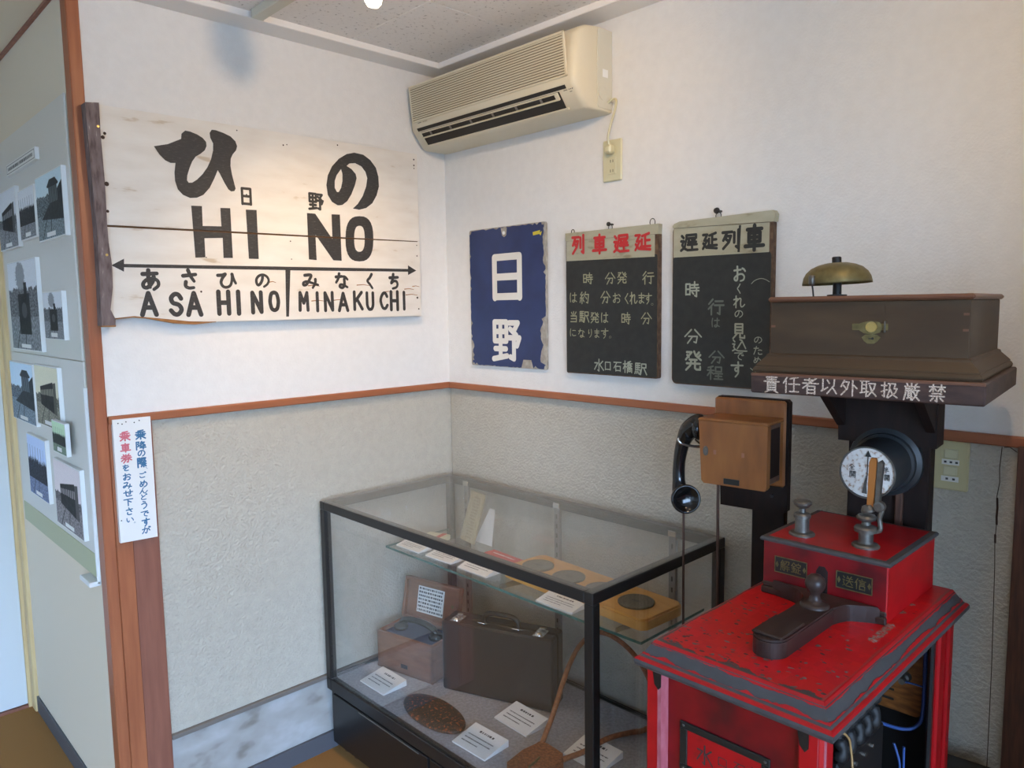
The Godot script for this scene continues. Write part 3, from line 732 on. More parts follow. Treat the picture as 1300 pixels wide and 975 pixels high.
# ---------------------------------------------------------------- the room
func build_room():
	var st
	# floor
	st = mb()
	span(st, -1.25, 4.35, -0.1, 0.0, -0.15, 4.95)
	struct("floor", st, M.floor)
	# left wall: papered panel above the rail, rough plaster below it, concrete foot
	var wl = struct_root("wall_left")
	st = mb()
	span(st, -0.12, 0.0, 1.205, 2.46, -0.12, 1.196)
	struct("upper_panel", st, M.wall, wl)
	st = mb()
	span(st, -0.12, -0.006, 0.262, 1.205, -0.12, 1.14)
	struct("lower_panel", st, M.plaster, wl)
	st = mb()
	span(st, -0.12, 0.0, 0.0, 0.25, -0.12, 1.14, 0.002)
	struct("concrete_foot", st, M.concrete, wl)
	st = mb()
	span(st, -0.02, 0.008, 0.25, 0.264, 0.0, 1.0815, 0.002)
	struct("ledge", st, M.ledge, wl)
	# right wall
	var wr = struct_root("wall_right")
	st = mb()
	span(st, -0.12, 4.3, 1.205, 2.46, -0.12, 0.0)
	struct("upper_panel", st, M.wall, wr)
	st = mb()
	span(st, 0.0, 1.84, 0.0, 1.205, -0.12, -0.006)
	struct("lower_panel", st, M.plaster, wr)
	st = mb()
	span(st, 1.95, 4.3, 0.0, 1.205, -0.12, -0.006)
	struct("lower_panel", st, M.plaster, wr)
	# crack running down the plaster beside the pillar
	st = mb()
	layer = 0.0
	var crack = [Vector2(1.806, 1.195), Vector2(1.8035, 1.15), Vector2(1.805, 1.12), Vector2(1.8015, 1.09), Vector2(1.8035, 1.04), Vector2(1.802, 0.99), Vector2(1.8042, 0.937), Vector2(1.806, 0.84), Vector2(1.8084, 0.712), Vector2(1.809, 0.6), Vector2(1.8095, 0.48)]
	stroke(st, crack, 0.0016, -0.0053)
	stroke(st, [Vector2(1.8022, 1.085), Vector2(1.8034, 1.065), Vector2(1.8028, 1.045), Vector2(1.8036, 1.03)], 0.0042, -0.0052)
	stroke(st, [Vector2(1.802, 1.006), Vector2(1.8026, 0.99)], 0.004, -0.0052)
	stroke(st, [Vector2(1.81, 1.196), Vector2(1.82, 1.197), Vector2(1.833, 1.188)], 0.0016, -0.0052)
	struct("crack", st, M.hole, wr)
	# pillar under the rail on the right
	st = mb()
	span(st, 1.84, 1.95, 0.0, 1.205, -0.1, 0.026, 0.002)
	struct("trim_1", st, M.pillar)
	# partition that comes forward from the right wall, just past the pillar
	st = mb()
	span(st, 2.12, 2.2, 0.0, 2.46, 0.0, 0.52)
	struct("wall_partition", st, M.wall)
	# rails
	st = mb()
	span(st, -0.01, 0.014, 1.2, 1.2223, 0.0, 1.194, 0.0025)
	struct("trim_2", st, M.rail)
	st = mb()
	span(st, 0.014, 2.12, 1.2, 1.2223, -0.01, 0.014, 0.0025)
	struct("trim_3", st, M.rail)
	# corner post with the wider boards under the rail
	var post = struct_root("trim_4")
	st = mb()
	span(st, -0.045, 0.006, 0.0, 2.46, 1.1945, 1.2255, 0.003)
	struct("post", st, M.post, post)
	st = mb()
	span(st, -0.06, 0.005, 0.0, 1.207, 1.152, 1.194, 0.001)
	struct("board", st, M.post, post)
	st = mb()
	span(st, -0.06, 0.003, 0.0, 1.206, 1.0815, 1.1515, 0.001)
	struct("board", st, M.post_dark, post)
	# photo wall beyond the post, with its skirting and brown ceiling bead
	st = mb()
	span(st, -1.02, -0.045, 0.0, 2.46, 1.12, 1.222)
	struct("wall_hall", st, M.hall_wall)
	st = mb()
	span(st, -1.0, -0.045, 0.0, 0.062, 1.222, 1.229, 0.001)
	struct("baseboard_hall", st, M.skirting)
	st = mb()
	span(st, -1.02, -0.045, 2.327, 2.336, 1.222, 1.232)
	struct("trim_5", st, M.post_dark)
	# skirting on the left wall
	st = mb()
	span(st, 0.0, 0.012, 0.0, 0.061, 0.0, 1.0815, 0.001)
	struct("baseboard_left", st, M.skirting)
	# hall door with its wooden jamb
	var dr = struct_root("door_1")
	st = mb()
	span(st, -1.1, -1.07, 0.012, 2.05, 1.245, 2.05, 0.002)
	struct("leaf", st, M.door, dr)
	st = mb()
	span(st, -1.12, -1.058, 0.0, 2.12, 1.222, 1.246, 0.002)
	struct("jamb", st, M.jamb, dr)
	st = mb()
	span(st, -1.056, -1.0, 0.0, 2.12, 1.19, 1.236, 0.003)
	struct("jamb", st, M.jamb, dr)
	st = mb()
	span(st, -1.1, -1.06, 0.0, 0.01, 1.246, 2.05)
	struct("threshold", st, M.post_dark, dr)
	st = mb()
	lathe_smooth(st, [Vector2(0.0, 0.06), Vector2(0.02, 0.055), Vector2(0.026, 0.04), Vector2(0.02, 0.025), Vector2(0.01, 0.02), Vector2(0.01, 0.0)], 16, Transform3D(Basis(Vector3(0, 0, 1), -PI / 2), Vector3(-1.07, 1.0, 1.96)))
	struct("handle", st, M.chrome, dr)
	st = mb()
	span(st, -1.3, -1.1, 0.0, 2.46, 1.1, 4.95)
	span(st, -1.1, -1.06, 2.12, 2.46, 1.222, 4.8)
	span(st, -1.1, -1.06, 0.0, 2.12, 2.07, 4.8)
	struct("wall_door", st, M.hall_wall)
	# wall behind the camera
	st = mb()
	span(st, -1.2, 4.3, 0.0, 1.0, 4.8, 4.95)
	span(st, -1.2, 4.3, 2.0, 2.46, 4.8, 4.95)
	span(st, -1.2, -0.95, 1.0, 2.0, 4.8, 4.95)
	span(st, -0.65, 4.3, 1.0, 2.0, 4.8, 4.95)
	struct("wall_back", st, M.wall)
	var w2 = struct_root("window_2")
	for x in [-0.93, -0.67]:
		st = mb()
		span(st, x - 0.015, x + 0.015, 1.0, 2.0, 4.85, 4.9)
		struct("stile", st, M.standard, w2)
	# entrance side: wide glazed opening behind and to the right of the camera
	st = mb()
	span(st, 4.2, 4.35, 2.1, 2.46, -0.12, 4.95)
	span(st, 4.2, 4.35, 0.0, 2.1, -0.12, 1.5)
	span(st, 4.2, 4.35, 0.0, 2.1, 4.5, 4.95)
	struct("wall_entrance", st, M.wall)
	var w1 = struct_root("window_1")
	for z in [1.52, 2.5, 3.5, 4.48]:
		st = mb()
		span(st, 4.24, 4.29, 0.0, 2.1, z - 0.025, z + 0.025)
		struct("stile", st, M.standard, w1)
	for y in [0.03, 0.7, 2.075]:
		st = mb()
		span(st, 4.245, 4.285, y - 0.025, y + 0.025, 1.5, 4.5)
		struct("rail", st, M.standard, w1)
	# ceiling slab and its tiles
	var ce = struct_root("ceiling")
	st = mb()
	span(st, -0.12, 4.35, 2.361, 2.5, -0.15, 4.95)
	struct("slab", st, M.ceiling, ce)
	st = mb()
	span(st, -1.3, -0.02, 2.335, 2.5, 1.2, 4.95)
	struct("slab", st, M.hall_wall, ce)
	var xs = [0.09]
	var x = 0.49
	while x < 4.2:
		xs.append(x)
		x += 0.455
	xs.append(4.2)
	var zs = [0.09]
	var z = 0.442
	while z < 4.8:
		zs.append(z)
		z += 0.455
	zs.append(4.8)
	for i in xs.size() - 1:
		for k in zs.size() - 1:
			st = mb()
			span(st, xs[i] + 0.0006, xs[i + 1] - 0.0006, 2.35, 2.362, zs[k] + 0.0006, zs[k + 1] - 0.0006, 0.0016)
			struct("ceiling_tile", st, M.tile, ce)
	# cornice strips
	st = mb()
	span(st, 0.0, 0.094, 2.331, 2.361, 0.0, 4.8, 0.002)
	struct("trim_6", st, M.cornice)
	st = mb()
	span(st, 0.094, 2.12, 2.331, 2.361, 0.0, 0.094, 0.002)
	struct("trim_7", st, M.cornice)
	# yard outside the glazing
	st = mb()
	span(st, 4.35, 16.0, -0.25, -0.1, -8.0, 14.0)
	span(st, -6.0, 4.35, -0.25, -0.1, 4.95, 14.0)
	struct("floor_yard", st, mat(c8(150, 148, 142), 0.9))

# ---------------------------------------------------------------- lights of the place
func spot_lamp(at, aim, label, energy, angle):
	var t = thing("spot_lamp", label, "lamp", at, 0.0, "lamps on the ceiling track")
	var up = Vector3(0, 2.325 - at.y, 0)
	var st = mb()
	span(st, -0.03, 0.03, up.y - 0.02, up.y, -0.012, 0.012, 0.003)
	obj("track_adapter", st, M.track, t)
	var dir = (aim - at).normalized()
	var basis = Basis(Quaternion(Vector3.UP, -dir))
	var xf = Transform3D(basis, Vector3.ZERO)
	st = mb()
	tube(st, [Vector3(0, up.y - 0.02, 0), Vector3(0, 0.06, 0), xf * Vector3(0, 0.075, 0)], 0.006, 10)
	obj("arm", st, M.lamp_body, t)
	st = mb()
	lathe(st, [Vector2(0.0, 0.085), Vector2(0.02, 0.085), Vector2(0.028, 0.07), Vector2(0.034, 0.02), Vector2(0.032, 0.02), Vector2(0.02, 0.06), Vector2(0.0, 0.06)], 24, xf)
	obj("shade", st, M.lamp_body, t)
	st = mb()
	lathe_smooth(st, [Vector2(0.012, 0.06), Vector2(0.014, 0.03), Vector2(0.02, 0.012), Vector2(0.019, -0.002), Vector2(0.012, -0.011), Vector2(0.0, -0.014)], 24, xf)
	obj("bulb", st, M.bulb, t)
	var l = SpotLight3D.new()
	l.name = "lamp_light"
	l.light_color = LAMP_COLOR
	l.light_energy = energy
	l.light_size = 0.035
	l.spot_range = 12.0
	l.spot_attenuation = 2.0
	l.spot_angle = angle
	l.spot_angle_attenuation = 1.0
	l.shadow_enabled = true
	t.add_child(l)
	l.position = dir * 0.02
	l.basis = Basis.looking_at(dir, Vector3.RIGHT if absf(dir.y) > 0.95 else Vector3.UP)
	return t

func build_lamps():
	var st = mb()
	span(st, 0.115, 2.1, 2.325, 2.35, 0.747, 0.782, 0.002)
	var tr = obj("lighting_track", st, M.track)
	tag(tr, "cream lighting track on the ceiling running away from the papered wall", "track")
	st = mb()
	span(st, 0.113, 0.117, 2.3245, 2.3505, 0.7465, 0.7825, 0.001)
	obj("end_cap", st, M.track, tr)
	spot_lamp(Vector3(0.69, 2.206, 0.765), Vector3(0.0, 1.1, 0.47), "lit spot lamp hanging from the track in front of the name sign", LAMP_ENERGY * 1.7, 46.0)
	spot_lamp(Vector3(1.42, 2.215, 0.765), Vector3(0.0, 1.9, 0.55), "second lit spot lamp on the track, nearer the camera", LAMP_ENERGY * 1.35, 78.0)
	spot_lamp(Vector3(2.0, 2.2, 0.765), Vector3(1.3, 1.3, 0.0), "third lit spot lamp on the track, aimed at the signs", LAMP_ENERGY * 0.65, 75.0)

# ---------------------------------------------------------------- signs on the left wall
# the parts of a painted letter on either side of the open joint between the planks
func beside_joint(poly):
	var slit = PackedVector2Array([Vector2(-0.1, 0.2545), Vector2(0.3, 0.2585), Vector2(0.7, 0.262), Vector2(1.2, 0.2695), Vector2(1.2, 0.2715), Vector2(0.7, 0.2672), Vector2(0.3, 0.264), Vector2(-0.1, 0.2605)])
	return Geometry2D.clip_polygons(PackedVector2Array(poly), slit)

func build_name_sign():
	var t = thing("station_name_sign", "large weathered white wooden station name sign with black HINO lettering", "sign", Vector3(0.0, 1.47, 1.204), PI / 2)
	var z0 = 0.006
	var z1 = 0.03
	var st = mb()
	prism(st, [Vector2(0.012, 0.2615), Vector2(0.3, 0.264), Vector2(0.7, 0.2672), Vector2(1.0555, 0.2705), Vector2(1.0548, 0.5735), Vector2(0.6, 0.5722), Vector2(0.012, 0.567)], z0, z1)
	obj("plank", st, M.sign_white, t)
	var low = [Vector2(0.012, 0.2555), Vector2(0.3, 0.2585), Vector2(0.7, 0.262), Vector2(1.056, 0.2675), Vector2(1.0565, 0.0052)]
	var bottom = BOTTOM_WHITE.duplicate()
	bottom.reverse()
	for p in bottom:
		low.append(p)
	low.append(Vector2(0.012, 0.016))
	st = mb()
	prism(st, low, z0, z1)
	obj("plank", st, M.sign_white, t)
	st = mb()
	prism(st, [Vector2(0.02, 0.25), Vector2(1.05, 0.262), Vector2(1.05, 0.276), Vector2(0.02, 0.268)], z0, z1 - 0.004)
	obj("joint", st, M.gap, t)
	var wood = BOTTOM_WOOD.duplicate()
	wood.resize(6)
	var up = BOTTOM_WHITE.duplicate()
	up.resize(5)
	up.reverse()
	var rim = []
	for p in wood:
		rim.append(p + Vector2(0, -0.0015))
	for p in up:
		rim.append(p + Vector2(0, 0.003))
	st = mb()
	prism(st, rim, z0, z1 - 0.0012)
	obj("bare_edge", st, M.raw_wood, t)
	st = mb()
	prism(st, BATTEN, z0, z1 + 0.012)
	var bt = obj("batten", st, M.batten, t)
	st = mb()
	span(st, 0.001, 0.036, -0.006, 0.0, z0, z1 + 0.011, 0.001)
	obj("bare_end", st, M.raw_wood, bt)
	for y in [0.509, 0.182]:
		st = mb()
		lathe(st, [Vector2(0.0035, 0.0), Vector2(0.0032, 0.0012), Vector2(0.0, 0.0016)], 12, Transform3D(Basis(Vector3(1, 0, 0), PI / 2), Vector3(0.025, y, z1 + 0.012)))
		obj("screw", st, M.brass, bt)
	# old nail holes
	var holes = [[0.043, 0.496, 0.004], [0.0345, 0.483, 0.005], [0.036, 0.365, 0.006], [0.034, 0.295, 0.004], [0.4, 0.557, 0.002], [0.42, 0.375, 0.0022], [0.545, 0.535, 0.0025], [0.557, 0.538, 0.002], [0.735, 0.561, 0.0025], [1.04, 0.553, 0.003], [1.04, 0.533, 0.003], [1.04, 0.523, 0.0022], [1.043, 0.255, 0.0022], [1.043, 0.218, 0.0026], [1.04, 0.07, 0.004], [1.045, 0.03, 0.003], [0.555, 0.245, 0.0022], [0.27, 0.088, 0.003], [0.29, 0.186, 0.0018], [0.556, 0.19, 0.0018]]
	st = mb()
	for h in holes:
		blot(st, Vector2(h[0], h[1]), h[2], z1 + 0.0004 if h[0] > 0.036 else z1 + 0.0123)
	obj("nail_holes", st, M.hole, t).set_meta("kind", "stuff")
	# stained scars where splinters have come off
	for s in [[0.61, 0.108, 0.04], [0.62, 0.06, 0.05], [0.79, 0.112, 0.05], [0.9, 0.09, 0.035], [0.985, 0.1, 0.04], [1.02, 0.11, 0.03], [0.48, 0.118, 0.02], [0.99, 0.08, 0.05], [0.7, 0.062, 0.04]]:
		st = mb()
		layer = 0.0
		stroke(st, [Vector2(s[0], s[1]), Vector2(s[0] + s[2] * 0.5, s[1] + 0.002), Vector2(s[0] + s[2], s[1] - 0.001)], 0.003, z1 + 0.0001, 0.7)
		obj("scar", st, M.raw_wood, t)
	var zl = z1 + 0.0007
	var xl = Transform3D(Basis.IDENTITY, Vector3(0, 0, 0))
	for big in [["letter_hi", [HI_BIG]], ["letter_no", [NO_BIG_A, NO_BIG_B]], ["letter_h", [H_BIG]], ["letter_i", [I_BIG]], ["letter_n", [N_BIG]], ["arrow", [ARROW]]]:
		st = mb()
		for poly in big[1]:
			for piece in beside_joint(poly):
				prism(st, piece, zl, zl, xl)
		obj(big[0], st, M.sign_paint, t)
	st = mb()
	for i in O_BIG_OUT.size():
		var k = (i + 1) % O_BIG_OUT.size()
		var a = O_BIG_OUT[i]
		var b = O_BIG_OUT[k]
		var c = O_BIG_IN[k]
		var d = O_BIG_IN[i]
		for piece in beside_joint([a, b, c, d]):
			prism(st, piece, zl, zl, xl)
	obj("letter_o", st, M.sign_paint, t)
	lettering("small_character", HINO_KANJI, 0.14, zl, M.sign_paint, t, 0.0, true)
	lettering("kana", HINO_KANA, 0.2, zl, M.sign_paint, t, 0.25, true)
	lettering("letter", HINO_ASAHINO, 0.215, zl, M.sign_paint, t, 0.0, true)
	lettering("letter", HINO_MINAKUCHI, 0.195, zl, M.sign_paint, t, 0.0, true)

func build_ticket_sign():
	var t = thing("ticket_notice", "small upright white notice with blue and pink handwriting on the wooden post", "sign", Vector3(0.005, 0.87, 1.1875), PI / 2)
	var st = mb()
	prism(st, [Vector2(0.0, 0.003), Vector2(0.097, 0.0), Vector2(0.0975, 0.343), Vector2(0.0005, 0.344)], 0.001, 0.014)
	obj("board", st, M.white, t)
	lettering("blue_character", SM_BLUE, 0.155, 0.0145, M.blue_ink, t, 0.0, true)
	lettering("pink_character", SM_RED, 0.15, 0.0145, M.pink_ink, t, 0.0, true)
	for p in [[0.014, 0.333], [0.024, 0.330], [0.034, 0.335], [0.055, 0.331], [0.068, 0.335], [0.006, 0.065]]:
		st = mb()
		lathe(st, [Vector2(0.0018, 0.0), Vector2(0.0015, 0.001), Vector2(0.0, 0.0012)], 8, Transform3D(Basis(Vector3(1, 0, 0), PI / 2), Vector3(p[0], p[1], 0.014)))
		obj("nail", st, M.iron, t)

# ---------------------------------------------------------------- signs on the right wall
func build_blue_sign():
	var w = 0.3753
	var h = 0.482
	var t = thing("enamel_sign", "blue enamel sign with two white characters and chipped edges", "sign", Vector3(0.1438, 1.2937, 0.0))
	var st = mb()
	prism(st, round_rect(0.0, w, 0.0, h, 0.008), 0.002, 0.0105)
	obj("rim", st, M.chip, t)
	var rng = RandomNumberGenerator.new()
	rng.seed = 5
	# the blue coat ends in a ragged outline where it has chipped away
	var poly = []
	var n = 180
	for i in n:
		var f = float(i) / n * 2.0 * (w + h)
		var p
		var inward
		if f < w:
			p = Vector2(f, 0.0)
			inward = Vector2(0, 1)
		elif f < w + h:
			p = Vector2(w, f - w)
			inward = Vector2(-1, 0)
		elif f < 2.0 * w + h:
			p = Vector2(w - (f - w - h), h)
			inward = Vector2(0, -1)
		else:
			p = Vector2(0.0, h - (f - 2.0 * w - h))
			inward = Vector2(1, 0)
		var bite = rng.randf_range(0.001, 0.004)
		if rng.randf() < 0.12:
			bite += rng.randf_range(0.003, 0.009)
		if p.x > w - 0.001 and p.y < 0.17 and p.y > 0.02:
			bite = 0.012 + 0.012 * absf(sin(p.y * 40.0)) + rng.randf_range(0.0, 0.006)
		if p.x > w - 0.001 and p.y > h - 0.14:
			bite = 0.008 + rng.randf_range(0.0, 0.006)
		if p.x < 0.001 and p.y < 0.09 and p.y > 0.012:
			bite = 0.008 + rng.randf_range(0.0, 0.012)
		if p.y < 0.001 and p.x > w - 0.11 and p.x < w - 0.07:
			bite = 0.03
		if p.x < 0.01 and p.y < 0.01 or p.x > w - 0.01 and p.y < 0.01 or p.x < 0.01 and p.y > h - 0.01 or p.x > w - 0.01 and p.y > h - 0.01:
			inward = (Vector2(w, h) * 0.5 - p).normalized()
			bite = 0.012
		poly.append(p + inward * bite)
	st = mb()
	prism(st, poly, 0.0105, 0.0115)
	obj("blue_enamel", st, M.blue, t)
	lettering("character", BLUE_HI, 0.142, 0.0121, M.enamel_white, t)
	lettering("character", BLUE_NO, 0.128, 0.0121, M.enamel_white, t)
	st = mb()
	prism(st, [Vector2(0.166, h - 0.004), Vector2(0.172, h - 0.03), Vector2(0.182, h - 0.036), Vector2(0.192, h - 0.03), Vector2(0.196, h - 0.004)], 0.0113, 0.0119)
	obj("bare_patch", st, M.chip, t)
	st = mb()
	lathe(st, [Vector2(0.006, 0.0), Vector2(0.006, 0.002), Vector2(0.0, 0.003)], 14, Transform3D(Basis(Vector3(1, 0, 0), PI / 2), Vector3(0.182, h - 0.022, 0.0119)))
	obj("screw", st, M.white, t)
	st = mb()
	prism(st, [Vector2(0.318, 0.452), Vector2(0.352, 0.456), Vector2(0.35, 0.448), Vector2(0.36, 0.452), Vector2(0.354, 0.438), Vector2(0.348, 0.444), Vector2(0.32, 0.441)], 0.0113, 0.0117)
	obj("paint_splash", st, M.yellow, t)

func ring_hook(parent, x, y, z, r = 0.006):
	var st = mb()
	var pts = []
	for k in 15:
		var a = TAU * k / 14.0
		pts.append(Vector3(x + sin(a) * r, y + r * 0.8 + cos(a) * r * 1.2, z))
	tube(st, pts, 0.0012, 6)
	obj("ring_hook", st, M.iron, parent)

func build_boards():
	# red heading
	var w = 0.3467
	var h = 0.4363
	var t = thing("delay_notice_board", "black notice board with red heading on a cream band", "notice board", Vector3(0.6154, 1.2911, 0.0), 0.0, "station delay notice boards")
	var st = mb()
	prism(st, round_rect(0.0, w, 0.0, h, 0.006), 0.003, 0.02)
	obj("panel", st, M.board_edge, t)
	st = mb()
	prism(st, round_rect(0.002, w - 0.003, 0.003, h - 0.083, 0.005), 0.02, 0.0206)
	obj("black_face", st, M.board, t)
	st = mb()
	prism(st, [Vector2(0.003, h - 0.085), Vector2(w - 0.012, h - 0.09), Vector2(w - 0.012, h - 0.028), Vector2(0.003, h - 0.024)], 0.02, 0.0209)
	obj("cream_band", st, M.header, t)
	st = mb()
	prism(st, [Vector2(-0.001, h - 0.0235), Vector2(w, h - 0.0275), Vector2(w + 0.001, h + 0.001), Vector2(-0.001, h + 0.001)], 0.003, 0.0222)
	obj("top_strip", st, M.header, t)
	lettering("heading_character", B1_TITLE, 0.15, 0.0226, M.red_letter, t, 0.1, true)
	lettering("character", B1_TEXT, 0.095, 0.0212, M.chalk_yellow, t, 0.15, true)
	lettering("station_character", B1_STATION, 0.1, 0.0212, M.chalk, t, 0.0, true)
	ring_hook(t, 0.022, h, 0.012)
	ring_hook(t, w * 0.49, h, 0.012, 0.007)
	ring_hook(t, w - 0.026, h, 0.012, 0.009)
	st = mb()
	lathe_smooth(st, [Vector2(0.0, 0.026), Vector2(0.006, 0.024), Vector2(0.0065, 0.019), Vector2(0.003, 0.014), Vector2(0.003, 0.0)], 12, Transform3D(Basis(Vector3(1, 0, 0), PI / 2), Vector3(0.6154 + w * 0.49, 1.2911 + h + 0.015, 0.0)))
	tag(obj("wall_screw", st, M.iron), "round iron screw head above the board with red heading", "screw")
	# black heading
	w = 0.2974
	h = 0.4468
	t = thing("delay_notice_board", "black notice board with black heading on a cream band and rounded corners", "notice board", Vector3(1.0096, 1.2812, 0.0), 0.0, "station delay notice boards")
	st = mb()
	prism(st, round_rect(0.0, w - 0.004, 0.0, h - 0.012, 0.016), 0.003, 0.02)
	obj("panel", st, M.board_edge, t)
	st = mb()
	prism(st, round_rect(0.002, w - 0.008, 0.003, h - 0.094, 0.014), 0.02, 0.0206)
	obj("black_face", st, M.board, t)
	st = mb()
	prism(st, [Vector2(0.003, h - 0.097), Vector2(w - 0.014, h - 0.099), Vector2(w - 0.014, h - 0.026), Vector2(0.003, h - 0.018)], 0.02, 0.0209)
	obj("cream_band", st, M.header, t)
	st = mb()
	prism(st, [Vector2(0.002, h - 0.017), Vector2(w, h - 0.025), Vector2(w + 0.002, h - 0.006), Vector2(w - 0.004, h + 0.003), Vector2(0.022, h - 0.001), Vector2(0.006, h - 0.006), Vector2(0.001, h - 0.012)], 0.003, 0.0235)
	obj("top_strip", st, M.header, t)
	st = mb()
	prism(st, [Vector2(0.197, h - 0.094), Vector2(0.2035, h - 0.094), Vector2(0.206, h - 0.026), Vector2(0.2, h - 0.026)], 0.02, 0.0212)
	obj("dark_stain", st, M.board, t)
	lettering("heading_character", B2_TITLE, 0.16, 0.0216, M.board, t, 0.1, true)
	lettering("character", B2_TIME, 0.11, 0.0212, M.chalk, t, 0.15, true)
	lettering("faded_character", B2_FADED, 0.12, 0.0212, M.chalk_faded, t, 0.15, true)
	lettering("character", B2_LATE, 0.115, 0.0212, M.chalk, t, 0.15, true)
	ring_hook(t, w * 0.46, h - 0.002, 0.014, 0.008)
	st = mb()
	lathe_smooth(st, [Vector2(0.0, 0.03), Vector2(0.007, 0.028), Vector2(0.0085, 0.022), Vector2(0.003, 0.016), Vector2(0.003, 0.0)], 12, Transform3D(Basis(Vector3(1, 0, 0), PI / 2), Vector3(1.0096 + w * 0.46, 1.2812 + h + 0.017, 0.0)))
	tag(obj("wall_screw", st, M.iron), "round iron screw head above the board with black heading", "screw")

# ---------------------------------------------------------------- air conditioner and wall plates
func build_air_conditioner():
	var t = thing("air_conditioner", "cream wall-mounted air conditioner with ribbed front in the corner under the ceiling", "air conditioner", Vector3(0.004, 2.06, 0.0))
	# profile (z, y) from the wall over the top and back underneath
	var prof = [Vector2(0.0, 0.238), Vector2(0.07, 0.238), Vector2(0.115, 0.232), Vector2(0.14, 0.218), Vector2(0.15, 0.203), Vector2(0.159, 0.15), Vector2(0.162, 0.09), Vector2(0.1605, 0.067), Vector2(0.137, 0.0375), Vector2(0.113, 0.008), Vector2(0.1, 0.0035), Vector2(0.0, 0.004)]
	var stations = [[0.0, 0.80], [0.004, 0.9], [0.012, 0.97], [0.024, 1.0], [0.752, 1.0], [0.762, 0.985], [0.769, 0.95], [0.775, 0.85], [0.778, 0.62], [0.778, 0.42]]
	var st = mb()
	smooth(st)
	var rings = []
	for s in stations:
		var ring = []
		for p in prof:
			var k = s[1]
			ring.append(Vector3(s[0], 0.119 + (p.y - 0.119) * (1.0 - (1.0 - k) * 0.08), p.x * k))
		rings.append(ring)
	for i in rings.size() - 1:
		for k in prof.size() - 1:
			quad(st, rings[i][k + 1], rings[i + 1][k + 1], rings[i + 1][k], rings[i][k])
	flat(st)
	for e in [0, rings.size() - 1]:
		var c = Vector3(rings[e][0].x, 0.12, 0.02)
		for k in prof.size() - 1:
			face_out(st, [c, rings[e][k], rings[e][k + 1]], Vector3(0.39, 0.12, 0.05))
	obj("body", st, M.ac, t)
	# side cover on the right
	st = mb()
	prism(st, round_rect(0.002, 0.068, 0.012, 0.232, 0.01), 0.0, 0.004, Transform3D(Basis(Vector3(0, 0, -1), Vector3(0, 1, 0), Vector3(1, 0, 0)), Vector3(0.776, 0.0, 0.07)))
	var sc = obj("side_cover", st, M.ac_side, t)
	st = mb()
	lathe(st, [Vector2(0.02, 0.0), Vector2(0.02, 0.0012), Vector2(0.018, 0.0012), Vector2(0.018, 0.0004), Vector2(0.0, 0.0004)], 24, Transform3D(Basis(Vector3(0, 0, 1), -PI / 2), Vector3(0.78, 0.055, 0.045)))
	obj("knockout", st, M.ac_side, sc)
	st = mb()
	span(st, 0.7801, 0.7806, 0.1, 0.122, 0.022, 0.046)
	obj("sticker", st, M.white, sc)
	# ribbed intake
	var tilt = atan2(0.162 - 0.151, 0.105)
	var gx = Transform3D(Basis(Vector3(1, 0, 0), tilt), Vector3(0.0, 0.09, 0.1625))
	# local y runs up the sloping face
	st = mb()
	span(st, 0.03, 0.74, 0.004, 0.112, -0.001, 0.0006, 0.0, gx)
	obj("intake_back", st, M.ac_dark, t)
	var first = null
	for k in 15:
		var at = gx * Transform3D(Basis.IDENTITY, Vector3(0.385, 0.008 + k * 0.0072, 0.0017))
		if first == null:
			st = mb()
			box(st, Vector3.ZERO, Vector3(0.71, 0.0043, 0.0030), 0.0009)
			first = obj("grille_slat", st, M.ac, t)
			first.transform = at
		else:
			again(first, "grille_slat", t, at)
	st = mb()
	for b in [[0.024, 0.748, 0.112, 0.118], [0.024, 0.748, -0.003, 0.003], [0.024, 0.030, -0.003, 0.118], [0.74, 0.748, -0.003, 0.118]]:
		span(st, b[0], b[1], b[2], b[3], -0.001, 0.0032, 0.0008, gx)
	obj("grille_frame", st, M.ac, t)
	# outlet: the slope from (z .161, y .07) down to (z .115, y .010)
	var a = Vector3(0, 0.067, 0.1605)
	var b2 = Vector3(0, 0.008, 0.113)
	var down = (b2 - a).normalized()
	var out_n = Vector3(1, 0, 0).cross(down) * -1.0
	if out_n.z < 0.0:
		out_n = -out_n
	var ox = Transform3D(Basis(Vector3(1, 0, 0), -down, Vector3(1, 0, 0).cross(-down)), a)
	st = mb()
	span(st, 0.045, 0.735, -0.012, -0.001, -0.003, 0.0016, 0.0, ox)
	span(st, 0.055, 0.705, -0.0665, -0.016, -0.003, 0.0016, 0.0, ox)
	obj("air_outlet", st, M.black, t)
	st = mb()
	span(st, 0.05, 0.70, -0.020, -0.0165, 0.0, 0.007, 0.001, ox)
	span(st, 0.05, 0.70, -0.0385, -0.0345, 0.0, 0.008, 0.001, ox)
	span(st, 0.687, 0.70, -0.037, -0.018, 0.0, 0.007, 0.001, ox)
	obj("louver", st, M.ac, t)
	for k in 6:
		st = mb()
		span(st, 0.1 + k * 0.105, 0.108 + k * 0.105, -0.034, -0.0205, 0.001, 0.004, 0.0005, ox)
		obj("vane", st, M.standard, t)
	st = mb()
	span(st, 0.045, 0.715, -0.0725, -0.0665, -0.004, 0.004, 0.001, ox)
	obj("outlet_lip", st, M.ac, t)
	st = mb()
	for k in 3:
		span(st, 0.742 + k * 0.006, 0.744 + k * 0.006, -0.018, -0.0155, -0.001, 0.0012, 0.0, ox)
	span(st, 0.722, 0.736, -0.018, -0.0165, -0.001, 0.001, 0.0, ox)
	span(st, 0.742, 0.75, -0.025, -0.0235, -0.001, 0.001, 0.0, ox)
	obj("indicator_lamps", st, M.ink, t)
	var rng = RandomNumberGenerator.new()
	rng.seed = 3
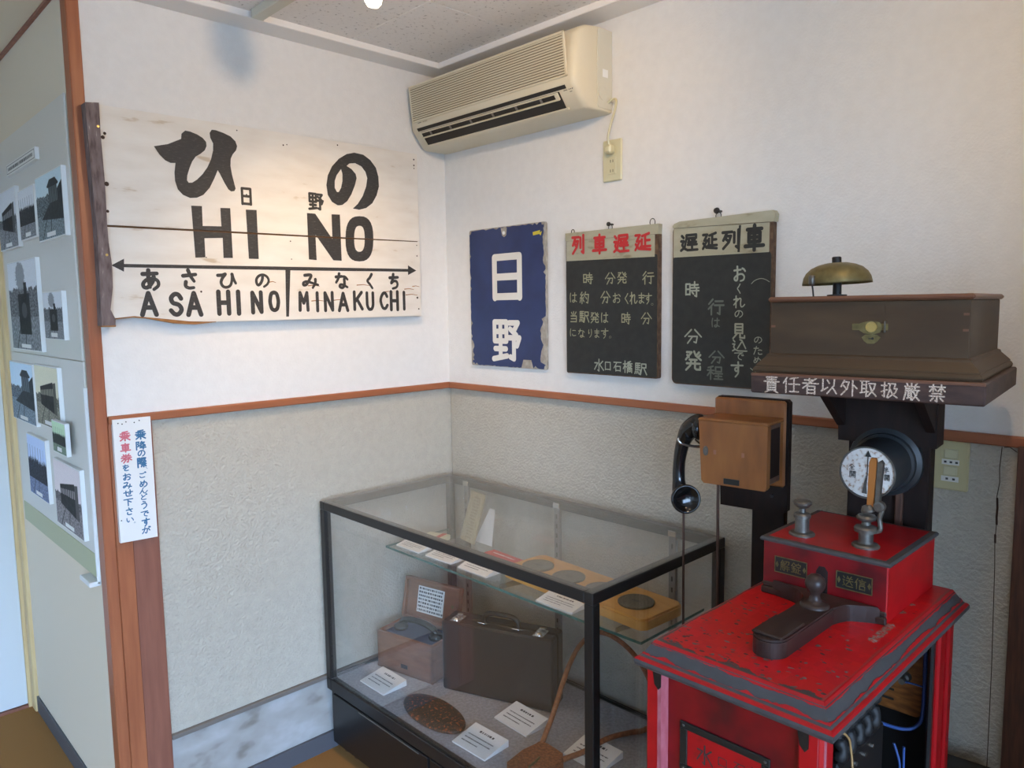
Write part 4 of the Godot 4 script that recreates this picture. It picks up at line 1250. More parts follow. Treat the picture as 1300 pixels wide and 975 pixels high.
	print_lines("maker_mark", [[0.055, 0.075, -0.0, 0.0034]], M.ink, t, 0.0, rng).transform = Transform3D(Basis.IDENTITY, Vector3(0, 0.082, 0.1632))
	print_lines("model_mark", [[0.082, 0.108, -0.0, 0.003]], M.ac_dark, t, 0.0, rng).transform = Transform3D(Basis.IDENTITY, Vector3(0, 0.082, 0.1632))
	st = mb()
	var cord = curve([Vector3(0.775, 0.03, 0.02), Vector3(0.797, 0.037, 0.022), Vector3(0.812, 0.032, 0.024), Vector3(0.809, 0.005, 0.026), Vector3(0.793, -0.04, 0.028), Vector3(0.787, -0.07, 0.03), Vector3(0.786, -0.092, 0.024)], 8)
	tube(st, cord, 0.0034, 8)
	var pc = obj("power_cord", st, M.plate_cream, t)
	st = mb()
	span(st, 0.774, 0.798, -0.115, -0.09, 0.009, 0.034, 0.005)
	obj("plug", st, M.plate_cream, pc)

func build_wall_plates():
	var t = thing("wall_outlet", "cream double power outlet plate below the air conditioner", "outlet", Vector3(0.7525, 1.868, 0.0))
	var st = mb()
	span(st, 0.0, 0.07, 0.0, 0.12, 0.0, 0.008, 0.003)
	obj("cover_plate", st, M.plate_cream, t)
	st = mb()
	span(st, 0.021, 0.051, 0.02, 0.07, 0.006, 0.0092, 0.001)
	var ins = obj("socket", st, M.plate_cream, t)
	for y in [0.03, 0.058]:
		st = mb()
		for x in [0.031, 0.040]:
			span(st, x - 0.001, x + 0.001, y - 0.004, y + 0.004, 0.009, 0.0096)
		obj("slot", st, M.black, ins)
	t = thing("light_switch", "yellowed switch plate with two rockers on the plaster beside the stand", "switch", Vector3(1.679, 1.09, -0.006))
	st = mb()
	span(st, 0.0, 0.0695, 0.0, 0.11, 0.0, 0.011, 0.003)
	obj("cover_plate", st, M.plate_yellow, t)
	for y in [0.079, 0.042]:
		st = mb()
		span(st, 0.022, 0.049, y - 0.009, y + 0.012, 0.009, 0.0145, 0.002)
		obj("rocker", st, M.plate_cream, t)
		st = mb()
		span(st, 0.018, 0.052, y - 0.0225, y - 0.011, 0.0105, 0.0117, 0.0)
		var lb = obj("name_label", st, M.paper, t)
		st = mb()
		for k in ([-1, 0, 1] if y > 0.06 else [-0.6, 0.6]):
			span(st, 0.0335 + k * 0.011, 0.0385 + k * 0.011, y - 0.019, y - 0.0145, 0.0116, 0.0122)
		obj("print", st, M.ink, lb)

# ---------------------------------------------------------------- display case
func card(label, cx, cz, w, d, y, turn, high, group, seed_no):
	var t = thing("caption_card", label, "card", Vector3(cx, y, cz), turn, group)
	var st = mb()
	prism(st, [Vector2(-d * 0.5, 0.0), Vector2(d * 0.5, 0.0), Vector2(d * 0.5, 0.004), Vector2(-d * 0.5, high)], -w * 0.5, w * 0.5, Transform3D(Basis(Vector3(0, 0, 1), Vector3(0, 1, 0), Vector3(-1, 0, 0)), Vector3.ZERO))
	obj("body", st, M.paper, t)
	var rng = RandomNumberGenerator.new()
	rng.seed = seed_no
	var slope = Vector3(0, 0.004 - high, d).normalized()
	var xf = Transform3D(Basis(Vector3(1, 0, 0), -slope, Vector3(1, 0, 0).cross(-slope)), Vector3(0, (high + 0.004) * 0.5 + 0.0004, 0.0))
	var rows = [[-w * 0.2, w * 0.22, d * 0.28, d * 0.1]]
	for k in 3:
		rows.append([-w * 0.38, w * (0.36 if k < 2 else 0.1), d * (0.04 - 0.15 * k), d * 0.055])
	print_lines("print", rows, M.ink, t, 0.0, rng).transform = xf

func pane(called, x0, x1, y0, y1, z0, z1, parent, W):
	var st = mb()
	span(st, x0, x1, y0, y1, z0, z1, 0.0, W)
	obj(called, st, M.glass, parent)

func build_case():
	var w = 1.182
	var d = 0.5766
	var h = 0.8764
	var o = Vector3(0.0, 0.0, 0.0)
	var t = thing("display_case", "black framed glass display case on a black base in the corner", "display case", Vector3(0.591, 0.0, 0.29))
	var W = Transform3D(Basis.IDENTITY, -t.position)
	var f = 0.026
	var x0 = 0.013
	var z0 = 0.016
	var st = mb()
	span(st, x0 + 0.01, w - 0.01, 0.03, 0.222, z0 + 0.01, d - 0.012, 0.002, W)
	var bs = obj("base_cabinet", st, M.case_base, t)
	st = mb()
	span(st, x0 + 0.03, 0.56, 0.045, 0.212, d - 0.013, d - 0.004, 0.002, W)
	obj("sliding_door", st, M.case_base, bs)
	st = mb()
	span(st, 0.57, w - 0.03, 0.045, 0.212, d - 0.013, d - 0.006, 0.002, W)
	obj("sliding_door", st, M.case_base, bs)
	st = mb()
	span(st, 0.2, 0.52, 0.206, 0.209, d - 0.005, d - 0.002, 0.001, W)
	obj("door_pull", st, M.standard, bs)
	for p in [[0.06, 0.06], [0.06, d - 0.05], [w - 0.06, 0.06], [w - 0.06, d - 0.05], [0.12, d - 0.05]]:
		st = mb()
		lathe(st, [Vector2(0.016, 0.0), Vector2(0.016, 0.008), Vector2(0.006, 0.01), Vector2(0.006, 0.034)], 14, W * Transform3D(Basis.IDENTITY, Vector3(p[0], 0.0, p[1])))
		obj("levelling_foot", st, M.chrome, bs)
	st = mb()
	span(st, x0 + 0.005, w - 0.005, 0.24, 0.262, z0 + 0.005, d - 0.005, 0.0, W)
	obj("deck", st, M.deck, t)
	# frame
	for y in [[0.222, 0.262], [h - 0.032, h - 0.0045]]:
		for z in [[z0, z0 + f], [d - f, d]]:
			st = mb()
			span(st, x0 + f, w - f, y[0], y[1], z[0], z[1], 0.002, W)
			obj("rail", st, M.frame, t)
		for x in [[x0, x0 + f], [w - f, w]]:
			st = mb()
			span(st, x[0], x[1], y[0], y[1], z0, d, 0.002, W)
			obj("rail", st, M.frame, t)
	for x in [[x0, x0 + f], [w - f, w]]:
		for z in [[z0, z0 + f], [d - f, d]]:
			st = mb()
			span(st, x[0], x[1], 0.262, h - 0.032, z[0], z[1], 0.002, W)
			obj("corner_post", st, M.frame, t)
	pane("top_pane", x0 + 0.001, w - 0.001, h - 0.004, h, z0 + 0.001, d - 0.001, t, W)
	pane("front_pane", x0 + f, w - f, 0.263, h - 0.032, d - 0.012, d - 0.007, t, W)
	pane("back_pane", x0 + f, w - f, 0.263, h - 0.032, z0 + 0.007, z0 + 0.012, t, W)
	pane("side_pane", x0 + 0.007, x0 + 0.012, 0.263, h - 0.032, z0 + f, d - f, t, W)
	pane("side_pane", w - 0.012, w - 0.007, 0.263, h - 0.032, z0 + f, d - f, t, W)
	# slotted standards and the glass shelf
	for x in [0.132, 0.586, 1.03]:
		st = mb()
		span(st, x - 0.012, x + 0.012, 0.262, h - 0.012, 0.03, 0.042, 0.0015, W)
		var sd = obj("shelf_standard", st, M.standard, t)
		st = mb()
		for k in 17:
			span(st, x - 0.003, x + 0.003, 0.3 + k * 0.032, 0.314 + k * 0.032, 0.0418, 0.0424, 0.0, W)
		obj("slots", st, M.black, sd)
		st = mb()
		span(st, x - 0.014, x + 0.014, h - 0.03, h - 0.012, 0.03, 0.046, 0.002, W)
		obj("cap", st, M.chrome, sd)
		st = mb()
		prism(st, [Vector2(0.042, 0.659), Vector2(0.3, 0.659), Vector2(0.3, 0.648), Vector2(0.042, 0.618)], -0.002, 0.002, W * Transform3D(Basis(Vector3(0, 0, 1), Vector3(0, 1, 0), Vector3(-1, 0, 0)), Vector3(x, 0, 0)))
		obj("bracket", st, M.standard, sd)
	st = mb()
	span(st, 0.034, 1.136, 0.6602, 0.668, 0.045, 0.335, 0.0, W)
	var sh = obj("glass_shelf", st, M.shelf_glass, t)
	st = mb()
	span(st, 0.034, 1.136, 0.6605, 0.6677, 0.3352, 0.3358, 0.0, W)
	span(st, 1.1362, 1.1368, 0.6605, 0.6677, 0.045, 0.335, 0.0, W)
	span(st, 0.0332, 0.0338, 0.6605, 0.6677, 0.045, 0.335, 0.0, W)
	obj("polished_edge", st, M.glass_edge, sh)

func build_case_contents():
	var Y = 0.2625
	var S = 0.6685
	var st
	card("white caption card in front of the open wooden box", 0.19, 0.468, 0.135, 0.092, Y, 0.0, 0.02, "caption cards on the case floor", 1)
	card("white caption card nearest the front glass, right of the oval plate", 0.68, 0.474, 0.135, 0.094, Y, 0.03, 0.02, "caption cards on the case floor", 2)
	card("white caption card in front of the briefcase", 0.68, 0.309, 0.14, 0.092, Y, -0.03, 0.02, "caption cards on the case floor", 4)
	card("white caption card behind the leather pouch strap", 0.945, 0.292, 0.13, 0.1, Y, 0.0, 0.02, "caption cards on the case floor", 6)
	card("white caption card at the far left of the glass shelf", 0.128, 0.283, 0.13, 0.055, S, 0.0, 0.016, "caption cards on the glass shelf", 7)
	card("white caption card second from the left on the glass shelf", 0.292, 0.276, 0.13, 0.062, S, 0.02, 0.016, "caption cards on the glass shelf", 8)
	card("white caption card left of the tablet rack on the glass shelf", 0.465, 0.278, 0.135, 0.062, S, 0.0, 0.024, "caption cards on the glass shelf", 9)
	card("white caption card in front of the tablet rack", 0.836, 0.302, 0.135, 0.06, S, 0.0, 0.016, "caption cards on the glass shelf", 10)
	# oval plate
	var ov = thing("oval_plate", "dark oval plate speckled with orange, lying on the case floor", "plate", Vector3(0.46, Y, 0.468), -0.05)
	st = mb()
	var xf = Transform3D(Basis.from_scale(Vector3(0.138, 1.0, 0.064)), Vector3.ZERO)
	lathe_smooth(st, [Vector2(0.97, 0.0), Vector2(1.0, 0.004), Vector2(0.985, 0.008), Vector2(0.94, 0.011), Vector2(0.7, 0.0135), Vector2(0.35, 0.0145), Vector2(0.0, 0.015)], 48, xf)
	obj("plate", st, M.speckle, ov)
	# portable telephone in its wooden box
	var bx = thing("wooden_box", "open brown wooden box with a paper label inside its raised lid", "box", Vector3(0.07, Y, 0.408), 0.2)
	var L = 0.25
	var D = 0.15
	var Hh = 0.13
	st = mb()
	span(st, 0.0, L, 0.0, Hh, -0.012, 0.0, 0.002)
	span(st, 0.0, L, 0.0, Hh, -D, -D + 0.012, 0.002)
	span(st, 0.0, 0.012, 0.0, Hh, -D, 0.0, 0.002)
	span(st, L - 0.012, L, 0.0, Hh, -D, 0.0, 0.002)
	span(st, 0.0, L, 0.0, 0.01, -D, 0.0)
	obj("body", st, M.box_wood, bx)
	st = mb()
	span(st, 0.012, L - 0.012, Hh - 0.03, Hh - 0.012, -D + 0.012, -0.012)
	obj("inner_panel", st, M.navy_print, bx)
	var lx = Transform3D(Basis(Vector3(1, 0, 0), -0.2), Vector3(0.0, Hh, -D + 0.006))
	st = mb()
	span(st, 0.0, L, 0.0, 0.145, -0.006, 0.004, 0.002, lx)
	for e in [[0.0, L, 0.135, 0.145], [0.0, L, 0.0, 0.01], [0.0, 0.01, 0.0, 0.145], [L - 0.01, L, 0.0, 0.145]]:
		span(st, e[0], e[1], e[2], e[3], 0.004, 0.02, 0.001, lx)
	var lid = obj("lid", st, M.box_wood, bx)
	st = mb()
	span(st, 0.055, 0.175, 0.028, 0.12, 0.004, 0.0048, 0.0, lx)
	var lb = obj("paper_label", st, M.paper, lid)
	var rng = RandomNumberGenerator.new()
	rng.seed = 12
	var rows = []
	for k in 7:
		rows.append([0.06, 0.168, 0.112 - k * 0.0125, 0.0085])
	print_lines("print", rows, M.ink, lb, 0.0002, rng).transform = lx * Transform3D(Basis.IDENTITY, Vector3(0, 0, 0.0051))
	st = mb()
	lathe(st, [Vector2(0.006, 0.0), Vector2(0.006, 0.002), Vector2(0.0, 0.003)], 12, lx * Transform3D(Basis(Vector3(1, 0, 0), PI / 2), Vector3(0.215, 0.075, 0.004)))
	obj("catch", st, M.old_brass, lid)
	st = mb()
	span(st, 0.11, 0.14, 0.022, 0.036, 0.0, 0.002, 0.0005)
	obj("nameplate", st, M.iron, bx)
	var hs = thing("field_handset", "dark telephone handset lying in the open wooden box", "handset", bx.position + Vector3(0, Hh - 0.0118, 0), 0.2)
	st = mb()
	tube(st, curve([Vector3(0.045, 0.014, -0.075), Vector3(0.062, 0.034, -0.075), Vector3(0.125, 0.044, -0.075), Vector3(0.188, 0.034, -0.075), Vector3(0.205, 0.014, -0.075)], 8), 0.011, 12)
	obj("handle", st, M.bakelite, hs)
	for x in [0.045, 0.205]:
		st = mb()
		lathe_smooth(st, [Vector2(0.0, 0.0), Vector2(0.024, 0.0), Vector2(0.026, 0.006), Vector2(0.022, 0.016), Vector2(0.0, 0.024)], 20, Transform3D(Basis.IDENTITY, Vector3(x, 0.0005, -0.075)))
		obj("cup", st, M.bakelite, hs)
	# briefcase
	var bc = thing("briefcase", "dark brown leather briefcase with chrome latches standing in the case", "briefcase", Vector3(0.3575, Y, 0.3503), 0.37)
	st = mb()
	span(st, 0.0, 0.387, 0.0, 0.232, -0.094, -0.046, 0.006)
	obj("rear_shell", st, M.leather_dark, bc)
	st = mb()
	span(st, 0.0, 0.387, 0.0, 0.232, -0.045, 0.0, 0.006)
	obj("front_shell", st, M.leather_dark, bc)
	st = mb()
	tube(st, curve([Vector3(0.135, 0.232, -0.046), Vector3(0.137, 0.25, -0.046), Vector3(0.155, 0.262, -0.046), Vector3(0.195, 0.265, -0.046), Vector3(0.235, 0.262, -0.046), Vector3(0.253, 0.25, -0.046), Vector3(0.255, 0.232, -0.046)], 6), 0.008, 10)
	var hd = obj("handle", st, M.leather_dark, bc)
	for x in [0.135, 0.255]:
		st = mb()
		tube(st, curve([Vector3(x - 0.016, 0.2325, -0.03), Vector3(x - 0.012, 0.236, -0.022), Vector3(x, 0.238, -0.019), Vector3(x + 0.012, 0.236, -0.022), Vector3(x + 0.016, 0.2325, -0.03)], 5), 0.0024, 8)
		obj("handle_ring", st, M.chrome, hd)
	for x in [0.045, 0.335]:
		st = mb()
		span(st, x - 0.018, x + 0.018, 0.231, 0.2345, -0.06, -0.008, 0.0012)
		var la = obj("latch", st, M.chrome, bc)
		st = mb()
		lathe_smooth(st, [Vector2(0.015, 0.0), Vector2(0.014, 0.004), Vector2(0.007, 0.008), Vector2(0.0, 0.009)], 16, Transform3D(Basis.IDENTITY, Vector3(x, 0.2345, -0.022)))
		obj("button", st, M.chrome, la)
		st = mb()
		span(st, x - 0.011, x + 0.011, 0.2345, 0.243, -0.058, -0.046, 0.002)
		obj("hasp", st, M.chrome, la)
	# leather tablet pouch with its long carrying loop
	var po = thing("tablet_pouch", "brown leather tablet pouch with a long carrying loop", "pouch", Vector3(0.875, Y, 0.43))
	var W = Transform3D(Basis.IDENTITY, -po.position)
	var flatten = W * Transform3D(Basis(Vector3(1, 0, 0), Vector3(0, 0, -1), Vector3(0, 1, 0)), Vector3.ZERO)
	st = mb()
	prism(st, [Vector2(0.815, -0.372), Vector2(0.84, -0.362), Vector2(0.9, -0.366), Vector2(0.932, -0.4), Vector2(0.94, -0.47), Vector2(0.925, -0.53), Vector2(0.86, -0.54), Vector2(0.818, -0.5), Vector2(0.808, -0.43)], 0.263, 0.283, flatten)
	obj("body", st, M.leather, po)
	st = mb()
	prism(st, [Vector2(0.818, -0.376), Vector2(0.84, -0.366), Vector2(0.9, -0.37), Vector2(0.926, -0.4), Vector2(0.915, -0.455), Vector2(0.87, -0.475), Vector2(0.825, -0.45)], 0.2832, 0.288, flatten)
	obj("flap", st, M.leather, po)
	st = mb()
	tube(st, [W * Vector3(0.872, 0.289, 0.43), W * Vector3(0.882, 0.293, 0.455), W * Vector3(0.884, 0.291, 0.485)], 0.003, 6)
	obj("toggle", st, M.old_brass, po)
	st = mb()
	var loop = []
	for p in [Vector3(0.826, 0.283, 0.372), Vector3(0.802, 0.33, 0.3), Vector3(0.77, 0.418, 0.2), Vector3(0.757, 0.466, 0.125), Vector3(0.79, 0.503, 0.085), Vector3(0.86, 0.5, 0.075), Vector3(0.94, 0.46, 0.075), Vector3(1.0, 0.38, 0.08), Vector3(1.01, 0.31, 0.09), Vector3(0.99, 0.283, 0.115), Vector3(0.965, 0.279, 0.15), Vector3(0.955, 0.296, 0.24), Vector3(0.943, 0.29, 0.32), Vector3(0.918, 0.284, 0.388)]:
		loop.append(W * p)
	tube(st, curve(loop, 6), 0.0075, 10)
	obj("loop", st, M.leather, po)
	# rack with four metal tablets
	var rk = thing("tablet_rack", "light wooden rack holding four round metal tablets on the glass shelf", "rack", Vector3(0.835, S, 0.185), -0.055)
	st = mb()
	var rack_xf = Transform3D(Basis(Vector3(1, 0, 0), Vector3(0, 0, -1), Vector3(0, 1, 0)), Vector3.ZERO)
	var edge = []
	var body = round_rect(-0.28, 0.28, -0.088, 0.088, 0.025)
	prism(st, body, 0.0, 0.024, rack_xf)
	prism(st, round_rect(-0.276, 0.276, -0.084, 0.084, 0.023), 0.024, 0.03, rack_xf)
	obj("board", st, M.rack_wood, rk)
	for k in 4:
		var lx2 = [-0.2, -0.067, 0.067, 0.19][k]
		var spot = Vector3(0.835, S, 0.185) + Vector3(lx2, 0.0305, 0.008).rotated(Vector3.UP, -0.055)
		var tb = thing("metal_tablet", ["round grey metal tablet at the left end of the rack", "round grey metal tablet second from the left on the rack", "round grey metal tablet third from the left on the rack", "round grey metal tablet at the right end of the rack"][k], "tablet", spot, 0.0, "metal tablets on the rack")
		st = mb()
		lathe(st, [Vector2(0.049, 0.0), Vector2(0.05, 0.002), Vector2(0.05, 0.005), Vector2(0.048, 0.0065), Vector2(0.044, 0.0065), Vector2(0.043, 0.0058), Vector2(0.0, 0.0058)], 40)
		obj("disc", st, M.tablet, tb)
		st = mb()
		span(st, -0.014, 0.014, 0.0058, 0.0066, -0.004, 0.004, 0.0004)
		obj("slot", st, M.steel, tb)
	# wooden tag leaning on the standard, with a white card behind it
	var tg = thing("wooden_tag", "grey-brown wooden tag leaning upright at the left end of the glass shelf", "tag", Vector3(0.232, S, 0.125), 0.06)
	st = mb()
	var lean = Transform3D(Basis(Vector3(1, 0, 0), -0.24) * Basis(Vector3(0, 0, 1), -0.12), Vector3(0, 0.0075, 0))
	span(st, -0.036, 0.036, 0.0, 0.178, -0.004, 0.004, 0.0015, lean)
	obj("board", st, M.tag_wood, tg)
	rng.seed = 21
	rows = []
	for k in 14:
		rows.append([-0.012, 0.016, 0.16 - k * 0.011, 0.006])
	print_lines("faint_writing", rows, M.olive_ink, tg, 0.0, rng).transform = lean * Transform3D(Basis.IDENTITY, Vector3(0, 0, 0.0042))
	var pc = thing("backing_card", "plain white card standing behind the wooden tag", "card", Vector3(0.29, S, 0.088), 0.0)
	st = mb()
	prism(st, [Vector2(-0.06, 0.0), Vector2(0.03, 0.0), Vector2(0.035, 0.13), Vector2(0.01, 0.13)], -0.001, 0.001, Transform3D(Basis(Vector3(1, 0, 0), -0.1), Vector3(0, 0.001, 0)))
	obj("sheet", st, M.white, pc)
	# red booklet and a small box of tickets
	var rb = thing("red_booklet", "small red booklet lying left of the tablet rack", "booklet", Vector3(0.437, S, 0.143), -0.06)
	st = mb()
	span(st, -0.075, 0.075, 0.0, 0.008, -0.022, 0.022, 0.001)
	obj("cover", st, M.red_paper, rb)
	rng.seed = 8
	print_lines("print", [[-0.05, 0.05, 0.0, 0.008]], M.paper, rb, 0.0, rng).transform = Transform3D(Basis(Vector3(1, 0, 0), -PI / 2), Vector3(0, 0.0084, 0))
	var tk = thing("ticket_packet", "cream packet with a red band in the left corner of the glass shelf", "packet", Vector3(0.115, S, 0.175), 0.3)
	st = mb()
	span(st, -0.045, 0.045, 0.0, 0.018, -0.03, 0.03, 0.002)
	obj("body", st, M.plate_cream, tk)
	st = mb()
	span(st, 0.012, 0.03, 0.0, 0.0185, -0.0305, 0.0305, 0.0)
	obj("band", st, M.red_paper, tk)

# ---------------------------------------------------------------- photographs on the hall wall
func photo_tex(kind, seed_no, tint):
	var W = 160
	var H = 120
	var im = Image.create(W, H, false, Image.FORMAT_RGB8)
	var n = FastNoiseLite.new()
	n.seed = seed_no
	n.frequency = 0.06
	var rng = RandomNumberGenerator.new()
	rng.seed = seed_no
	var horizon = 0.42 + 0.12 * sin(seed_no * 1.7)
	for y in H:
		for x in W:
			var u = float(x) / W
			var v = float(y) / H
			var g = 0.93
			var hill = horizon + 0.06 * n.get_noise_1d(x * 1.1)
			if v > hill:
				g = 0.42 + 0.3 * n.get_noise_2d(x * 2.0, y * 4.0)
			if v > 0.62:
				g = 0.55 + 0.3 * n.get_noise_2d(x * 3.0, y * 3.0)
				# rails running to the horizon
				for r in [0.28, 0.52]:
					var lineu = 0.62 + (r - 0.62) * (v - 0.3) * 1.9
					if absf(u - lineu) < 0.012:
						g = 0.24
			if kind == "train":
				var top = 0.24 + (0.75 - u) * 0.2
				var bot = 0.74 - (0.75 - u) * 0.18
				if u > 0.22 and u < 0.78 and v > top and v < bot:
					g = 0.12 + 0.08 * n.get_noise_2d(x, y)
					var row = (v - top) / (bot - top)
					if row > 0.2 and row < 0.45 and fmod(u * 14.0, 1.0) > 0.35:
						g = 0.58
				if u >= 0.78 and u < 0.9 and v > top + 0.02 and v < bot:
					g = 0.34
			elif kind == "engine":
				var body = absf(u - 0.52) < 0.2 and v > 0.36 and v < 0.82
				var funnel = absf(u - 0.6) < 0.05 and v > 0.24 and v < 0.4
				var smoke = (Vector2(u - 0.45, v - 0.16)).length() < 0.16 + 0.05 * n.get_noise_2d(x * 3.0, y * 3.0)
				if smoke:
					g = 0.62
				if body or funnel:
					g = 0.09 + 0.1 * n.get_noise_2d(x * 2.0, y * 2.0)
				if body and (Vector2(u - 0.52, v - 0.55)).length() < 0.09:
					g = 0.3
			elif kind == "depot":
				if v > 0.78 - u * 0.6 and v < 0.66 + u * 0.1:
					g = 0.2 + 0.06 * n.get_noise_2d(x, y)
				if absf(u - 0.66) < 0.16 and v > 0.2 and v < 0.46:
					g = 0.5 if fmod(u * 18.0, 1.0) > 0.5 else 0.22
				if absf(u - 0.66) < 0.22 - absf(v - 0.2) * 1.2 and v > 0.1 and v < 0.22:
					g = 0.24
			elif kind == "yard":
				if v > 0.38 + 0.1 * n.get_noise_1d(x * 4.0) and v < 0.72:
					g = 0.18 + 0.2 * n.get_noise_2d(x * 3.0, y * 3.0)
				if fmod(u * 7.0, 1.0) < 0.08 and v > 0.16 and v < 0.6:
					g = 0.3
			g = clampf(g + rng.randf_range(-0.03, 0.03), 0.04, 0.95)
			im.set_pixel(x, y, Color(g * tint.r, g * tint.g, g * tint.b))
	return ImageTexture.create_from_image(im)

func build_photo_wall():
	var z0 = 1.2232
	var st = mb()
	span(st, -0.94, -0.058, 1.372, 2.075, z0, z0 + 0.006, 0.001)
	span(st, -0.94, -0.058, 0.832, 1.370, z0, z0 + 0.006, 0.001)
	var bb = obj("bulletin_board", st, M.bulletin)
	tag(bb, "pale grey display board fixed to the hall wall behind the photographs", "board")
	st = mb()
	span(st, -0.94, -0.058, 0.762, 0.831, z0, z0 + 0.006, 0.001)
	obj("olive_strip", st, M.olive, bb)
	st = mb()
	span(st, -0.062, -0.054, 0.75, 1.3, z0, z0 + 0.009, 0.001)
	obj("edge_strip", st, M.white, bb)
	st = mb()
	span(st, -0.15, -0.054, 0.744, 0.758, z0, z0 + 0.03, 0.002)
	obj("corner_bracket", st, M.white, bb)
	# heading strip
	var hd = thing("heading_strip", "long white heading strip above the photographs", "label strip", Vector3(-0.731, 1.947, z0 + 0.006))
	st = mb()
	span(st, 0.0, 0.385, 0.0, 0.036, 0.0, 0.011, 0.0008)
	obj("strip", st, M.white, hd)
	st = mb()
	for e in [[0.008, 0.377, 0.005, 0.0062], [0.008, 0.377, 0.0295, 0.0307], [0.008, 0.0095, 0.005, 0.0307], [0.3755, 0.377, 0.005, 0.0307]]:
		span(st, e[0], e[1], e[2], e[3], 0.0109, 0.0113)
	obj("border", st, M.ink, hd)
	var rng = RandomNumberGenerator.new()
	rng.seed = 31
	print_lines("print", [[0.025, 0.36, 0.018, 0.012]], M.ink, hd, 0.0113, rng)
	var grey = Color(0.96, 0.98, 1.0)
	var list = [
		["mounted black-and-white photograph of a train by trees, leftmost of the top row", -0.909, -0.633, 1.717, 1.908, "train", grey],
		["small mounted photograph of a bridge and train, middle of the top row", -0.594, -0.392, 1.73, 1.883, "yard", grey],
		["mounted photograph of a turreted building over a dark depot, right of the top row", -0.367, -0.081, 1.71, 1.893, "depot", Color(0.88, 0.97, 1.0)],
		["largest mounted photograph, a dark steam engine standing tall", -0.835, -0.438, 1.384, 1.673, "engine", grey],
		["small mounted photograph of a steam engine on curved track", -0.381, -0.169, 1.426, 1.565, "engine", grey],
		["mounted bluish photograph of a sloping line with a green mark", -0.924, -0.588, 1.137, 1.34, "depot", Color(0.9, 1.0, 1.08)],
		["mounted colour photograph of a cream railcar beside grass", -0.563, -0.28, 1.153, 1.344, "train", Color(1.0, 0.98, 0.86)],
		["tiny mounted photograph with green trees, overlapping the railcar photograph", -0.331, -0.184, 1.094, 1.19, "yard", Color(0.88, 1.0, 0.84)],
		["mounted photograph of a blue train and masts, lower left", -0.748, -0.497, 0.897, 1.103, "yard", Color(0.86, 0.94, 1.15)],
		["mounted photograph of a dark train on a bank, lowest on the board", -0.411, -0.121, 0.858, 1.063, "train", Color(1.0, 0.95, 0.95)]]
	for i in list.size():
		var p = list[i]
		var w = p[2] - p[1]
		var h = p[4] - p[3]
		var z = z0 + 0.006 if i != 7 else z0 + 0.019
		var t = thing("mounted_photograph", p[0], "photograph", Vector3(p[1], p[3], z), 0.0, "photographs on the hall wall")
		st = mb()
		span(st, 0.0, w, 0.0, h, 0.0, 0.012, 0.0006)
		obj("mount", st, M.white, t)
		var m = mat(Color.WHITE, 0.6, 0.0, 0.3)
		m.albedo_texture = photo_tex(p[5], 100 + i * 7, p[6])
		var q = QuadMesh.new()
		q.size = Vector2(w - 0.006, h - 0.006)
		var f = MeshInstance3D.new()
		f.mesh = q
		f.material_override = m
		f.name = "print"
		f.position = Vector3(w * 0.5, h * 0.5, 0.0124)
		t.add_child(f)
		st = mb()
		span(st, w * 0.34, w * 0.66, 0.008, 0.02, 0.0122, 0.0128)
		obj("caption", st, M.white, t)
	# posters on the hall door
	var ps = thing("door_poster", "white poster with green leaf shapes on the hall door", "poster", Vector3(-1.0698, 1.1, 1.2905), PI / 2)
	st = mb()
	span(st, -0.5, 0.03, 0.0, 0.5, 0.0, 0.001)
	obj("sheet", st, M.white, ps)
	st = mb()
	prism(st, [Vector2(-0.16, 0.05), Vector2(-0.06, 0.035), Vector2(0.008, 0.02), Vector2(-0.03, 0.06), Vector2(-0.12, 0.1)], 0.001, 0.0014)
	prism(st, [Vector2(-0.16, 0.26), Vector2(-0.03, 0.24), Vector2(-0.01, 0.3), Vector2(-0.02, 0.36), Vector2(-0.14, 0.4)], 0.001, 0.0014)
	obj("leaf_print", st, M.grass_print, ps)
	st = mb()
	span(st, -0.2, -0.012, -0.01, 0.02, 0.001, 0.0013)
	obj("dark_print", st, M.navy_print, ps)
	var pn = thing("door_notice", "dark notice low on the hall door", "notice", Vector3(-1.0698, 0.17, 1.3255), PI / 2)
	st = mb()
	span(st, -0.2, -0.003, 0.0, 0.12, 0.0, 0.0012)
	obj("sheet", st, M.navy_print, pn)

# ---------------------------------------------------------------- bell box on its stand, telephone
const STAND_AT = Vector3(1.70, 0.0, 0.30)
const STAND_TURN = 0.103

